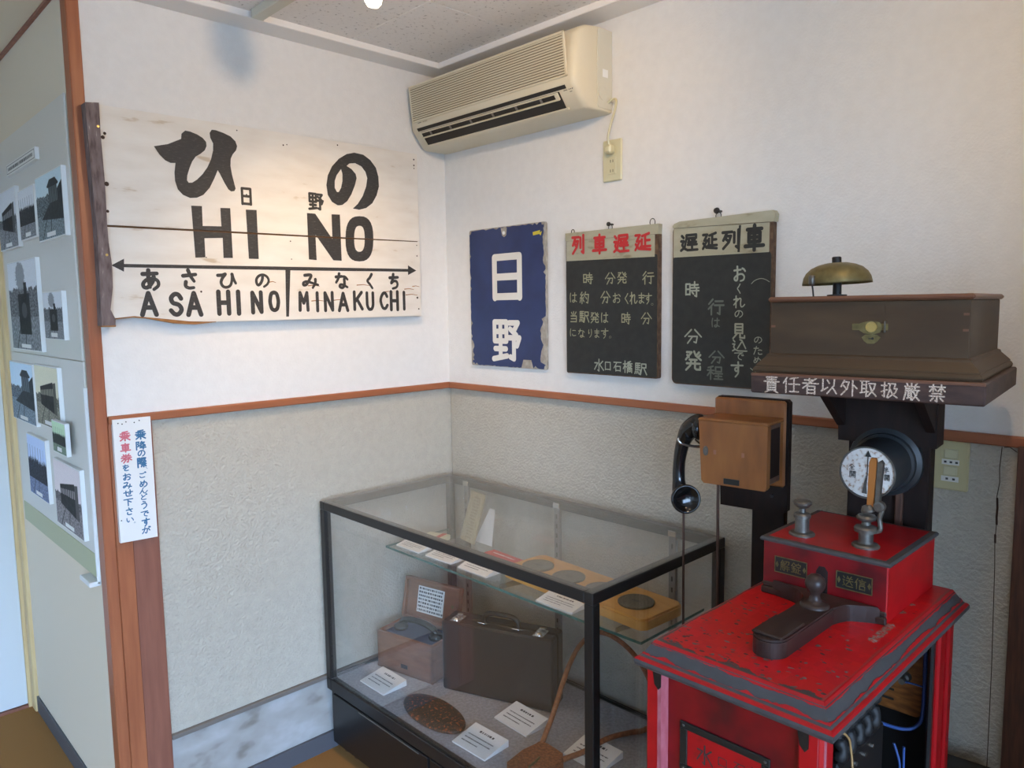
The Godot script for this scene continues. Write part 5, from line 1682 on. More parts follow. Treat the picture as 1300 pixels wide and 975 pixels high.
func build_stand():
	var t = thing("instrument_stand", "dark wooden column stand with a lettered top board and a round dial", "stand", STAND_AT, STAND_TURN)
	var st = mb()
	span(st, -0.113, 0.04, 0.0, 1.25, -0.15, -0.1, 0.003)
	obj("column", st, M.dark_wood, t)
	st = mb()
	prism(st, [Vector2(-0.13, 1.214), Vector2(0.053, 1.214), Vector2(0.053, 1.3), Vector2(0.075, 1.335), Vector2(-0.19, 1.335), Vector2(-0.131, 1.245)], -0.152, -0.085)
	obj("bracket_board", st, M.dark_wood, t)
	for x in [-0.125, 0.042]:
		st = mb()
		prism(st, [Vector2(-0.085, 1.335), Vector2(0.06, 1.335), Vector2(-0.085, 1.245)], -0.008, 0.008, Transform3D(Basis(Vector3(0, 0, 1), Vector3(0, 1, 0), Vector3(-1, 0, 0)), Vector3(x, 0, 0)))
		obj("bracket", st, M.dark_wood, t)
	st = mb()
	span(st, -0.018, -0.004, 0.5, 1.13, -0.1, -0.088, 0.002)
	obj("conduit", st, M.pillar, t)
	st = mb()
	span(st, -0.212, 0.165, 1.335, 1.372, -0.195, 0.184, 0.0025)
	var sh = obj("top_board", st, M.shelf_front, t)
	st = mb()
	span(st, -0.2115, 0.1645, 1.3665, 1.3725, 0.180, 0.1846, 0.001)
	obj("worn_edge", st, M.bell_edge, sh)
	lettering("lettering", SHELF_TEXT, 0.085, 0.1845, M.gilt, sh)
	st = mb()
	span(st, -0.2, 0.16, 0.0, 0.52, -0.24, -0.16, 0.004)
	obj("foot_box", st, M.case_base, t)
	# dial
	var face = Transform3D(Basis(Vector3(1, 0, 0), PI / 2), Vector3(-0.039, 1.178, 0.0))
	st = mb()
	lathe(st, [Vector2(0.0, -0.1), Vector2(0.07, -0.1), Vector2(0.071, -0.094), Vector2(0.069, -0.085), Vector2(0.06, -0.08), Vector2(0.058, -0.072), Vector2(0.053, -0.068), Vector2(0.0505, 0.03), Vector2(0.0505, 0.041), Vector2(0.049, 0.043), Vector2(0.0475, 0.043), Vector2(0.047, 0.039), Vector2(0.0, 0.039)], 48, face)
	var dl = obj("dial_case", st, M.drum, t)
	st = mb()
	lathe(st, [Vector2(0.0505, 0.0405), Vector2(0.0503, 0.0435), Vector2(0.0478, 0.0438), Vector2(0.0472, 0.0405)], 48, face)
	obj("rim", st, M.steel, dl)
	st = mb()
	lathe(st, [Vector2(0.0474, 0.0395), Vector2(0.0474, 0.0402), Vector2(0.0, 0.0402)], 48, face)
	obj("dial_face", st, M.dial, dl)
	var shifted = []
	for it in DIAL_TEXT:
		shifted.append([it[0], it[1] * 0.88 - 0.0405, it[2] + 1.174, it[3], it[4]])
	lettering("lettering", shifted, 0.11, 0.0407, M.board, dl)
	st = mb()
	stroke(st, [Vector2(-0.038, 1.216), Vector2(-0.0385, 1.176), Vector2(-0.0405, 1.142)], 0.0018, 0.042)
	prism(st, [Vector2(-0.038, 1.221), Vector2(-0.0435, 1.209), Vector2(-0.0325, 1.209)], 0.0415, 0.0425)
	obj("needle", st, M.board, dl)
	st = mb()
	prism(st, [Vector2(-0.041, 1.172), Vector2(-0.047, 1.138), Vector2(-0.038, 1.137)], 0.0412, 0.0428)
	obj("needle_tail", st, M.steel, dl)

func build_bell_box():
	var t = thing("bell_box", "brown wooden box with brass lock and flared base on the lettered board", "box", STAND_AT + Vector3(0, 1.372, 0), STAND_TURN)
	var W = Transform3D(Basis.IDENTITY, Vector3(0, -1.372, 0))
	var x0 = -0.192
	var x1 = 0.1335
	var z0 = -0.178
	var z1 = 0.142
	var st = mb()
	span(st, x0, x1, 1.4, 1.503, z0, z1, 0.0015, W)
	obj("body", st, M.bell_box, t)
	# flared base
	var prof = [Vector2(0.019, 1.3725), Vector2(0.023, 1.3725), Vector2(0.024, 1.377), Vector2(0.022, 1.3815), Vector2(0.0195, 1.3835), Vector2(0.02, 1.3855), Vector2(0.013, 1.3935), Vector2(0.006, 1.401), Vector2(0.0045, 1.4055), Vector2(0.0, 1.4075)]
	st = mb()
	for i in prof.size() - 1:
		var a = prof[i]
		var b = prof[i + 1]
		rim_band(st, x0, x1, z0, z1, a, b, W)
	span(st, x0, x1, 1.3725, 1.4, z0, z1, 0.0, W)
	obj("flared_base", st, M.bell_box, t)
	st = mb()
	span(st, x0 - 0.004, x1 + 0.006, 1.503, 1.5125, z0 - 0.004, z1 + 0.007, 0.0035, W)
	obj("lid", st, M.bell_edge, t)
	# lock plates
	var plate = W * Transform3D(Basis.IDENTITY, Vector3(0, 0, z1))
	st = mb()
	prism(st, round_rect(-0.046, 0.012, 1.452, 1.4635, 0.001), 0.0, 0.002, plate)
	prism(st, [Vector2(-0.034, 1.4635), Vector2(-0.034, 1.452), Vector2(-0.026, 1.4465), Vector2(-0.012, 1.4445), Vector2(0.0, 1.448), Vector2(0.004, 1.458), Vector2(-0.001, 1.466), Vector2(-0.015, 1.4685), Vector2(-0.028, 1.466)], 0.002, 0.0036, plate)
	var lk = obj("lock", st, M.old_brass, t)
	st = mb()
	lathe(st, [Vector2(0.0095, 0.0036), Vector2(0.009, 0.006), Vector2(0.0075, 0.006), Vector2(0.0072, 0.0042), Vector2(0.0, 0.0042)], 24, plate * Transform3D(Basis(Vector3(1, 0, 0), PI / 2), Vector3(-0.014, 1.4575, 0)))
	obj("cylinder", st, M.brass, lk)
	st = mb()
	span(st, 0.006, 0.0085, 1.448, 1.468, 0.0, 0.006, 0.0006, plate)
	obj("hasp", st, M.steel, lk)
	st = mb()
	prism(st, [Vector2(-0.03, 1.4395), Vector2(-0.024, 1.4445), Vector2(-0.005, 1.4445), Vector2(0.001, 1.4395), Vector2(-0.004, 1.433), Vector2(-0.01, 1.4285), Vector2(-0.02, 1.4285), Vector2(-0.026, 1.433)], 0.0, 0.0015, plate)
	var es = obj("escutcheon", st, M.old_brass, t)
	st = mb()
	blot(st, Vector2(-0.012, 1.4375), 0.0022, 0.0018, 12)
	stroke(st, [Vector2(-0.018, 1.4372), Vector2(-0.012, 1.4372)], 0.0016, 0.0018)
	var kh = obj("keyhole", st, M.black, es)
	kh.transform = plate
	st = mb()
	prism(st, round_rect(-0.047, 0.006, 1.479, 1.4945, 0.001), 0.0, 0.0012, plate)
	obj("nameplate", st, M.bell_box, t)
	for p in [[x0 + 0.005, 1.458], [x1 - 0.006, 1.453], [x1 - 0.006, 1.479]]:
		st = mb()
		span(st, p[0] - 0.004, p[0] + 0.004, p[1] - 0.002, p[1] + 0.002, 0.0, 0.0006, 0.0, plate)
		obj("peg", st, M.bell_edge, t)
	# gong
	var g = thing("bell", "domed brass bell standing on the wooden box with its hammer", "bell", STAND_AT + Vector3(-0.107, 1.5127, 0.03).rotated(Vector3.UP, STAND_TURN), STAND_TURN)
	var tip = Transform3D(Basis(Vector3(0, 0, 1), 0.035), Vector3.ZERO)
	st = mb()
	lathe_smooth(st, [Vector2(0.0615, 0.0235), Vector2(0.0625, 0.0235), Vector2(0.0622, 0.028), Vector2(0.06, 0.037), Vector2(0.055, 0.046), Vector2(0.046, 0.0545), Vector2(0.034, 0.06), Vector2(0.02, 0.0635), Vector2(0.0, 0.065)], 48, tip)
	lathe_smooth(st, [Vector2(0.0615, 0.0235), Vector2(0.059, 0.035), Vector2(0.045, 0.0525), Vector2(0.02, 0.0615), Vector2(0.0, 0.063)], 48, tip)
	obj("gong", st, M.old_brass, g)
	st = mb()
	lathe(st, [Vector2(0.0085, 0.064), Vector2(0.0085, 0.074), Vector2(0.007, 0.0755), Vector2(0.0, 0.0755)], 16, tip)
	obj("nut", st, M.iron, g)
	st = mb()
	lathe(st, [Vector2(0.018, 0.0), Vector2(0.018, 0.003), Vector2(0.008, 0.004), Vector2(0.0075, 0.062)], 18)
	obj("pillar", st, M.iron, g)
	st = mb()
	tube(st, [Vector3(-0.022, 0.0, 0.068), Vector3(-0.023, 0.012, 0.069), Vector3(-0.025, 0.026, 0.07)], 0.0016, 8)
	var hm = obj("hammer", st, M.iron, g)
	st = mb()
	lathe_smooth(st, [Vector2(0.0, 0.02), Vector2(0.004, 0.0205), Vector2(0.0058, 0.024), Vector2(0.0058, 0.036), Vector2(0.0045, 0.0395), Vector2(0.0, 0.04)], 16, Transform3D(Basis.IDENTITY, Vector3(-0.0252, 0.0, 0.07)))
	obj("hammer_head", st, M.steel, hm)

# one mitred band round a rectangle: a and b are (outset, height)
func rim_band(st, x0, x1, z0, z1, a, b, W = Transform3D.IDENTITY):
	flat(st)
	var A = [Vector3(x0 - a.x, a.y, z0 - a.x), Vector3(x1 + a.x, a.y, z0 - a.x), Vector3(x1 + a.x, a.y, z1 + a.x), Vector3(x0 - a.x, a.y, z1 + a.x)]
	var B = [Vector3(x0 - b.x, b.y, z0 - b.x), Vector3(x1 + b.x, b.y, z0 - b.x), Vector3(x1 + b.x, b.y, z1 + b.x), Vector3(x0 - b.x, b.y, z1 + b.x)]
	var mid = Vector3((x0 + x1) * 0.5, min(a.y, b.y) - 0.05, (z0 + z1) * 0.5)
	for k in 4:
		var k2 = (k + 1) % 4
		face_out(st, [W * A[k], W * A[k2], W * B[k2], W * B[k]], W * mid)

func build_telephone():
	var t = thing("railway_telephone", "brown wooden telephone box on a dark post beside the stand", "telephone", STAND_AT + Vector3(-0.3, 0, -0.14).rotated(Vector3.UP, STAND_TURN), STAND_TURN)
	var W = Transform3D(Basis.IDENTITY, Vector3(0.3, 0, 0.14))
	var st = mb()
	span(st, -0.34, -0.262, 0.0, 1.15, -0.172, -0.152, 0.002, W)
	obj("post", st, M.dark_wood, t)
	st = mb()
	prism(st, [Vector2(-0.41, 1.02), Vector2(-0.29, 1.02), Vector2(-0.26, 1.02), Vector2(-0.25, 1.028), Vector2(-0.25, 1.278), Vector2(-0.256, 1.284), Vector2(-0.418, 1.284), Vector2(-0.426, 1.277), Vector2(-0.426, 1.09), Vector2(-0.412, 1.085)], -0.151, -0.131, W)
	obj("backboard", st, M.dark_wood, t)
	st = mb()
	span(st, -0.424, -0.254, 1.085, 1.282, -0.1305, -0.121, 0.006, W)
	obj("box_back", st, M.phone_wood, t)
	st = mb()
	span(st, -0.412, -0.264, 1.1, 1.236, -0.121, -0.045, 0.003, W)
	var bx = obj("box", st, M.phone_side, t)
	st = mb()
	span(st, -0.2645, -0.2625, 1.115, 1.225, -0.112, -0.058, 0.001, W)
	obj("side_panel", st, M.dark_wood, bx)
	for y in [1.125, 1.205]:
		st = mb()
		span(st, -0.2635, -0.2615, y, y + 0.02, -0.052, -0.046, 0.0006, W)
		obj("hinge", st, M.steel, bx)
	st = mb()
	prism(st, [Vector2(-0.418, 1.239), Vector2(-0.258, 1.239), Vector2(-0.258, 1.1), Vector2(-0.262, 1.094), Vector2(-0.404, 1.094), Vector2(-0.41, 1.1)], -0.045, -0.026, W)
	var dr = obj("door", st, M.phone_wood, bx)
	st = mb()
	span(st, -0.42, -0.256, 1.236, 1.244, -0.121, -0.024, 0.003, W)
	obj("top", st, M.phone_wood, bx)
	st = mb()
	lathe(st, [Vector2(0.009, 0.0), Vector2(0.0085, 0.0022), Vector2(0.006, 0.0028), Vector2(0.0, 0.0022)], 20, W * Transform3D(Basis(Vector3(1, 0, 0), PI / 2) * Basis.from_scale(Vector3(0.7, 1, 1.25)), Vector3(-0.4, 1.169, -0.026)))
	obj("lock", st, M.steel, dr)
	st = mb()
	span(st, -0.356, -0.319, 1.0985, 1.1115, -0.0265, -0.0245, 0.0006, W)
	obj("nameplate", st, M.plate_black, dr)
	for p in [[-0.378, 1.168], [-0.312, 1.168]]:
		st = mb()
		span(st, p[0] - 0.003, p[0] + 0.003, p[1] - 0.005, p[1] + 0.005, -0.0262, -0.0256, 0.0, W)
		obj("plugged_hole", st, M.post_dark, dr)
	st = mb()
	tube(st, curve([W * Vector3(-0.41, 1.172, -0.075), W * Vector3(-0.44, 1.168, -0.065), W * Vector3(-0.462, 1.178, -0.03), W * Vector3(-0.47, 1.19, -0.028)], 5), 0.0035, 8)
	tube(st, curve([W * Vector3(-0.41, 1.172, -0.085), W * Vector3(-0.44, 1.168, -0.095), W * Vector3(-0.462, 1.178, -0.1)], 5), 0.0035, 8)
	obj("cradle", st, M.chrome, t)
	for p in [[-0.285, 1.06], [-0.262, 1.086]]:
		st = mb()
		lathe(st, [Vector2(0.005, 0.0), Vector2(0.004, 0.002), Vector2(0.0, 0.0025)], 12, W * Transform3D(Basis(Vector3(1, 0, 0), PI / 2), Vector3(p[0], p[1], -0.131)))
		obj("screw", st, M.iron, t)
	st = mb()
	tube(st, curve([W * Vector3(-0.384, 1.096, -0.06), W * Vector3(-0.383, 0.95, -0.06), W * Vector3(-0.384, 0.6, -0.08), W * Vector3(-0.35, 0.3, -0.12), W * Vector3(-0.34, 0.02, -0.13)], 6), 0.0035, 8)
	obj("cord", st, M.cord, t)
	# handset
	var h = thing("telephone_handset", "black bakelite telephone handset hanging on the left of the wooden telephone", "handset", STAND_AT + Vector3(-0.47, 1.0, -0.065).rotated(Vector3.UP, STAND_TURN), STAND_TURN)
	var V = Transform3D(Basis.IDENTITY, Vector3(0.47, -1.0, 0.065))
	st = mb()
	var path = []
	for p in [Vector3(-0.428, 1.224, -0.065), Vector3(-0.442, 1.22, -0.065), Vector3(-0.462, 1.203, -0.065), Vector3(-0.477, 1.172, -0.065), Vector3(-0.4855, 1.13, -0.065), Vector3(-0.487, 1.09, -0.065), Vector3(-0.481, 1.058, -0.06), Vector3(-0.466, 1.044, -0.052)]:
		path.append(V * p)
	var fine = curve(path, 5)
	var radii = []
	for i in fine.size():
		var f = float(i) / (fine.size() - 1)
		var keys = [[0.0, 0.022], [0.12, 0.0245], [0.28, 0.023], [0.42, 0.0165], [0.58, 0.0145], [0.75, 0.015], [0.88, 0.02], [1.0, 0.026]]
		var r = 0.015
		for k in keys.size() - 1:
			if f >= keys[k][0] and f <= keys[k + 1][0]:
				r = lerpf(keys[k][1], keys[k + 1][1], (f - keys[k][0]) / (keys[k + 1][0] - keys[k][0]))
		radii.append(r)
	tube(st, fine, radii, 16)
	obj("handle", st, M.bakelite, h)
	var aim = Vector3(0.62, 0.12, 0.77).normalized()
	var cup = Transform3D(Basis(Quaternion(Vector3.UP, aim)), V * Vector3(-0.466, 1.042, -0.055))
	st = mb()
	lathe_smooth(st, [Vector2(0.0, -0.02), Vector2(0.02, -0.017), Vector2(0.03, -0.005), Vector2(0.0345, 0.008), Vector2(0.035, 0.016), Vector2(0.033, 0.02), Vector2(0.03, 0.0205), Vector2(0.026, 0.014), Vector2(0.016, 0.01), Vector2(0.0, 0.009)], 32, cup)
	obj("mouthpiece", st, M.bakelite, h)
	st = mb()
	lathe_smooth(st, [Vector2(0.0, 0.014), Vector2(0.02, 0.014), Vector2(0.0285, 0.011), Vector2(0.029, 0.0), Vector2(0.02, -0.012), Vector2(0.0, -0.014)], 24, Transform3D(Basis(Vector3(0, 0, 1), -PI / 2), V * Vector3(-0.436, 1.213, -0.065)))
	obj("earpiece", st, M.bakelite, h)
	st = mb()
	tube(st, curve([V * Vector3(-0.471, 1.015, -0.06), V * Vector3(-0.4705, 0.99, -0.06), V * Vector3(-0.469, 0.73, -0.06), V * Vector3(-0.462, 0.4, -0.06), V * Vector3(-0.42, 0.14, -0.09), V * Vector3(-0.36, 0.02, -0.12)], 6), 0.003, 8)
	obj("cord", st, M.cord, h)

# ---------------------------------------------------------------- red block instrument
func build_instrument():
	var t = thing("block_instrument", "worn red block instrument cabinet with a small red box and levers on top", "instrument", Vector3(1.65, 0.0, 0.53))
	var W = Transform3D(Basis.IDENTITY, -t.position)
	var st
	# lid: rectangle of the flat top, bands going out and down from it
	var x0 = 1.515
	var x1 = 1.7905
	var z0 = 0.247
	var z1 = 0.815
	st = mb()
	var bands = [[0.0225, 0.912, 0.025, 0.9145, 0], [0.025, 0.9145, 0.0262, 0.919, 0], [0.0262, 0.919, 0.0255, 0.924, 0], [0.0255, 0.924, 0.0225, 0.9275, 1], [0.0225, 0.9275, 0.0195, 0.9285, 1], [0.0195, 0.9285, 0.0165, 0.931, 2], [0.0165, 0.931, 0.0125, 0.937, 2], [0.0125, 0.937, 0.006, 0.9475, 2], [0.006, 0.9475, 0.0045, 0.9505, 2], [0.0045, 0.9505, 0.002, 0.9545, 1], [0.002, 0.9545, 0.0, 0.955, 1]]
	var parts = [mb(), mb(), mb()]
	for b in bands:
		rim_band(parts[b[4]], x0, x1, z0, z1, Vector2(b[0], b[1]), Vector2(b[2], b[3]), W)
	span(parts[0], x0 - 0.02, x1 + 0.02, 0.912, 0.926, z0 - 0.02, z1 + 0.02, 0.0, W)
	var lid = obj("lid_lip", parts[0], M.bare, t)
	obj("red_bead", parts[1], M.red, lid)
	obj("cove", parts[2], M.bare, lid)
	# red paint left along both edges of the worn cove, with a ragged border
	var rng = RandomNumberGenerator.new()
	rng.seed = 19
	st = mb()
	var rc = [Vector2(x0, z0), Vector2(x1, z0), Vector2(x1, z1), Vector2(x0, z1)]
	var rn = [Vector2(-1, -1), Vector2(1, -1), Vector2(1, 1), Vector2(-1, 1)]
	for side in 4:
		var k2 = (side + 1) % 4
		for edge in 2:
			var n = 90
			var prev = []
			var wid = 0.15
			for i in n + 1:
				var f = float(i) / n
				wid = clampf(wid + rng.randf_range(-0.09, 0.09), 0.02, 0.32)
				var pair = []
				for u in [0.0, 1.0]:
					var g = wid * u if edge == 0 else 1.0 - wid * 0.6 * u
					var out = lerpf(0.0165, 0.0055, g)
					var y = lerpf(0.9318, 0.9491, g) + 0.0004
					var a = rc[side] + rn[side] * (out + 0.0003)
					var b = rc[k2] + rn[k2] * (out + 0.0003)
					var p = a.lerp(b, f)
					pair.append(W * Vector3(p.x, y, p.y))
				if prev.size():
					face_out(st, [prev[0], pair[0], pair[1], prev[1]], W * Vector3(1.65, 0.8, 0.53))
				prev = pair
	obj("ragged_paint", st, M.red, lid)
	st = mb()
	st.set_uv(Vector2(0, 0))
	var c4 = [[x0, z0, 0, 0], [x1, z0, 1, 0], [x1, z1, 1, 1], [x0, z1, 0, 1]]
	for k in [0, 1, 2, 0, 2, 3]:
		st.set_uv(Vector2(c4[k][2], c4[k][3]))
		st.add_vertex(W * Vector3(c4[k][0], 0.955, c4[k][1]))
	obj("lid_top", st, M.red_top, t)
	# body
	var bx0 = 1.503
	var bx1 = 1.796
	var bz0 = 0.234
	var bz1 = 0.827
	st = mb()
	span(st, bx0 + 0.004, bx0 + 0.016, 0.06, 0.912, bz0, bz1 - 0.01, 0.0, W)
	obj("side_panel", st, M.red_worn, t)
	st = mb()
	span(st, bx0 + 0.01, bx1 - 0.01, 0.06, 0.912, bz1 - 0.024, bz1 - 0.014, 0.0, W)
	obj("front_panel", st, M.red_worn, t)
	st = mb()
	span(st, bx0 + 0.01, bx1 - 0.01, 0.06, 0.912, bz0, bz0 + 0.01, 0.0, W)
	obj("rear_panel", st, M.case_base, t)
	st = mb()
	span(st, bx0, bx1, 0.0, 0.06, bz0, bz1, 0.004, W)
	obj("plinth", st, M.case_base, t)
	# front corner posts with chamfered edges
	for q in [[bx0, 1.5335, 1], [1.760, bx1, 1]]:
		st = mb()
		span(st, q[0], q[1], 0.06, 0.912, bz1 - 0.04, bz1, 0.004, W)
		obj("corner_post", st, M.red, t)
	st = mb()
	prism(st, [Vector2(1.5265, -(bz1 + 0.0004)), Vector2(1.5338, -(bz1 + 0.0004)), Vector2(1.5378, -(bz1 - 0.014)), Vector2(1.532, -(bz1 - 0.016))], 0.06, 0.905, W * Transform3D(Basis(Vector3(1, 0, 0), Vector3(0, 0, -1), Vector3(0, 1, 0)), Vector3.ZERO))
	prism(st, [Vector2(bx1 - 0.006, -(bz1 + 0.0004)), Vector2(bx1 + 0.0004, -(bz1 - 0.007)), Vector2(bx1 + 0.0004, -(bz1 - 0.014)), Vector2(bx1 - 0.012, -(bz1 - 0.006))], 0.06, 0.905, W * Transform3D(Basis(Vector3(1, 0, 0), Vector3(0, 0, -1), Vector3(0, 1, 0)), Vector3.ZERO))
	obj("worn_arris", st, M.pink_edge, t)
	# dark stopped tops of the posts
	for x in [1.5225, 1.766]:
		st = mb()
		prism(st, [Vector2(x - 0.006, 0.912), Vector2(x + 0.011, 0.912), Vector2(x + 0.011, 0.885), Vector2(x + 0.006, 0.878), Vector2(x - 0.002, 0.886)], bz1 - 0.004, bz1 + 0.001, W)
		obj("stop", st, M.case_base, t)
	# rear post on the open side
	for q in [[bz0 + 0.002, 0.262, M.red], [0.262, 0.284, M.case_base], [0.284, 0.318, M.red], [0.318, 0.335, M.case_base]]:
		st = mb()
		span(st, 1.781, bx1 - (0.0 if q[2] == M.red else 0.006), 0.06, 0.912, q[0], q[1], 0.004, W)
		obj("rear_post", st, q[2], t)
	# name plate
	st = mb()
	var fz = bz1 - 0.014
	for e in [[1.5623, 1.7157, 0.824, 0.836], [1.5623, 1.7157, 0.752, 0.764], [1.5623, 1.5755, 0.764, 0.824], [1.7025, 1.7157, 0.764, 0.824]]:
		span(st, e[0], e[1], e[2], e[3], fz, fz + 0.004, 0.001, W)
	var pl = obj("plate_frame", st, M.plate_black, t)
	st = mb()
	span(st, 1.5755, 1.7025, 0.764, 0.824, fz, fz + 0.0015, 0.0, W)
	obj("name_card", st, M.red, pl)
	var txt = []
	for it in PLATE_TEXT:
		txt.append([it[0], it[1] * 0.9 + 0.003, it[2] - 0.008, it[3], it[4]])
	lettering("handwriting", txt, 0.075, 0.0, M.board, pl, 0.3).transform = W * Transform3D(Basis.IDENTITY, Vector3(1.5623, 0.836, fz + 0.002))
	for p in [[1.569, 0.83], [1.709, 0.83], [1.569, 0.758], [1.709, 0.758]]:
		st = mb()
		lathe(st, [Vector2(0.0025, 0.0), Vector2(0.002, 0.001), Vector2(0.0, 0.0014)], 10, W * Transform3D(Basis(Vector3(1, 0, 0), PI / 2), Vector3(p[0], p[1], fz + 0.004)))
		obj("screw", st, M.steel, pl)
	# small box on the lid
	var sx0 = 1.538
	var sx1 = 1.7615
	var sz0 = 0.257
	var sz1 = 0.499
	st = mb()
	span(st, sx0, sx1, 0.955, 1.057, sz0, sz1, 0.0015, W)
	var sb = obj("top_box", st, M.red, t)
	st = mb()
	span(st, sx0 + 0.002, sx1 - 0.002, 0.957, 1.056, sz1 - 0.001, sz1 + 0.0006, 0.0, W)
	obj("box_front", st, M.red_worn, sb)
	st = mb()
	rim_band(st, sx0, sx1, sz0, sz1, Vector2(0.0, 1.0545), Vector2(0.0045, 1.056), W)
	rim_band(st, sx0, sx1, sz0, sz1, Vector2(0.0045, 1.056), Vector2(0.0055, 1.0595), W)
	rim_band(st, sx0, sx1, sz0, sz1, Vector2(0.0055, 1.0595), Vector2(0.003, 1.0628), W)
	rim_band(st, sx0, sx1, sz0, sz1, Vector2(0.003, 1.0628), Vector2(-0.007, 1.0636), W)
	obj("lid_rim", st, M.bare, sb)
	st = mb()
	span(st, sx0 + 0.0065, sx1 - 0.0065, 1.057, 1.0637, sz0 + 0.0065, sz1 - 0.0065, 0.0005, W)
	obj("box_lid", st, M.red, sb)
	# dark skirting along the front of the box
	st = mb()
	span(st, sx0 - 0.001, sx1 + 0.001, 0.955, 0.968, sz1 - 0.002, sz1 + 0.007, 0.002, W)
	span(st, sx0, sx1, 0.968, 0.977, sz1 - 0.002, sz1 + 0.003, 0.002, W)
	obj("box_foot", st, M.tongue, sb)
	# character plates
	for q in [[1.5615, 1.6235, "解", "錠"], [1.676, 1.7378, "送", "信"]]:
		st = mb()
		var pz = sz1 + 0.0006
		span(st, q[0], q[1], 1.0, 1.0305, pz, pz + 0.0012, 0.0004, W)
		var cp = obj("character_plate", st, M.plate_black, sb)
		st = mb()
		for e in [[q[0], q[1], 1.0292, 1.0307], [q[0], q[1], 0.9998, 1.0013], [q[0], q[0] + 0.0015, 1.0, 1.0305], [q[1] - 0.0015, q[1], 1.0, 1.0305]]:
			span(st, e[0], e[1], e[2], e[3], pz + 0.001, pz + 0.002, 0.0, W)
		for e in [[q[0] + 0.005, 1.015], [q[1] - 0.005, 1.015]]:
			prism(st, [Vector2(e[0] - 0.003, e[1]), Vector2(e[0], e[1] + 0.006), Vector2(e[0] + 0.003, e[1]), Vector2(e[0], e[1] - 0.006)], pz + 0.001, pz + 0.0017, W)
		obj("border", st, M.old_brass, cp)
		st = mb()
		glyph(st, q[2], q[0] + 0.0205, 1.0152, 0.0185, 0.0205, 0.0017, 0.0)
		glyph(st, q[3], q[0] + 0.0415, 1.0152, 0.0185, 0.0205, 0.0017, 0.0)
		obj("lettering", st, M.old_brass, cp).transform = W * Transform3D(Basis.IDENTITY, Vector3(0, 0, pz + 0.0016))
	st = mb()
	prism(st, [Vector2(1.641, 0.978), Vector2(1.6395, 1.02), Vector2(1.645, 1.03), Vector2(1.655, 1.0305), Vector2(1.661, 1.022), Vector2(1.661, 0.978)], sz1 + 0.0004, sz1 + 0.0012, W)
	obj("worn_patch", st, M.case_base, sb)
	# sliding tongue
	var plan = [Vector2(1.560, 0.503), Vector2(1.605, 0.513), Vector2(1.628, 0.53), Vector2(1.639, 0.56), Vector2(1.641, 0.7)]
	for k in 21:
		var a = PI - PI * k / 20.0
		plan.append(Vector2(1.6685 + cos(a) * 0.0275, 0.724 + sin(a) * 0.03))
	plan.append_array([Vector2(1.696, 0.7), Vector2(1.697, 0.56), Vector2(1.708, 0.53), Vector2(1.728, 0.515), Vector2(1.752, 0.503)])
	plan = curve([plan[0], plan[1], plan[2], plan[3], plan[4]], 5).slice(0, -1) + plan.slice(4, -4) + curve([plan[-4], plan[-3], plan[-2], plan[-1]], 5)
	var flatp = []
	var inner = []
	var mid = Vector2(1.668, 0.6)
	for p in plan:
		flatp.append(Vector2(p.x, -p.y))
		var q = p + (mid - p).normalized() * 0.003
		inner.append(Vector2(q.x, -q.y))
	var up = W * Transform3D(Basis(Vector3(1, 0, 0), Vector3(0, 0, -1), Vector3(0, 1, 0)), Vector3.ZERO)
	st = mb()
	prism(st, flatp, 0.955, 0.981, up)
	prism(st, inner, 0.981, 0.9845, up)
	var tg = obj("tongue", st, M.tongue, t)
	st = mb()
	span(st, 1.643, 1.694, 0.9845, 0.9895, 0.66, 0.742, 0.002, W)
	obj("finger_rest", st, M.tongue, tg)
	st = mb()
	lathe_smooth(st, [Vector2(0.024, 0.984), Vector2(0.024, 0.988), Vector2(0.02, 0.991), Vector2(0.0125, 0.993), Vector2(0.01, 0.997), Vector2(0.0085, 1.003), Vector2(0.009, 1.008), Vector2(0.0135, 1.012), Vector2(0.0165, 1.019), Vector2(0.017, 1.0255), Vector2(0.015, 1.033), Vector2(0.009, 1.039), Vector2(0.0, 1.0415)], 32, W * Transform3D(Basis.IDENTITY, Vector3(1.670, 0.0, 0.572)))
	obj("knob", st, M.tongue, tg)
	# left plunger
	var prof = [Vector2(0.0235, 0.0), Vector2(0.0235, 0.003), Vector2(0.021, 0.0055), Vector2(0.0135, 0.007), Vector2(0.0128, 0.009), Vector2(0.0128, 0.033), Vector2(0.0155, 0.034), Vector2(0.0155, 0.039), Vector2(0.013, 0.042), Vector2(0.006, 0.0435), Vector2(0.006, 0.051), Vector2(0.0115, 0.054), Vector2(0.0165, 0.0595), Vector2(0.017, 0.063), Vector2(0.0145, 0.0655), Vector2(0.0, 0.0665)]
	st = mb()
	lathe(st, prof, 32, W * Transform3D(Basis.IDENTITY, Vector3(1.5874, 1.0637, 0.4458)))
	obj("plunger", st, M.steel, t)
	# right lever
	var L = W * Transform3D(Basis.IDENTITY, Vector3(1.7005, 1.0637, 0.436))
	st = mb()
	lathe(st, [Vector2(0.0235, 0.0), Vector2(0.0235, 0.003), Vector2(0.021, 0.0055), Vector2(0.0135, 0.007), Vector2(0.0125, 0.009), Vector2(0.0125, 0.026), Vector2(0.02, 0.028), Vector2(0.0205, 0.034), Vector2(0.018, 0.037), Vector2(0.008, 0.04), Vector2(0.008, 0.046), Vector2(0.016, 0.05), Vector2(0.0175, 0.054), Vector2(0.014, 0.058), Vector2(0.0, 0.059)], 32, L)
	var lv = obj("lever_base", st, M.steel, t)
	st = mb()
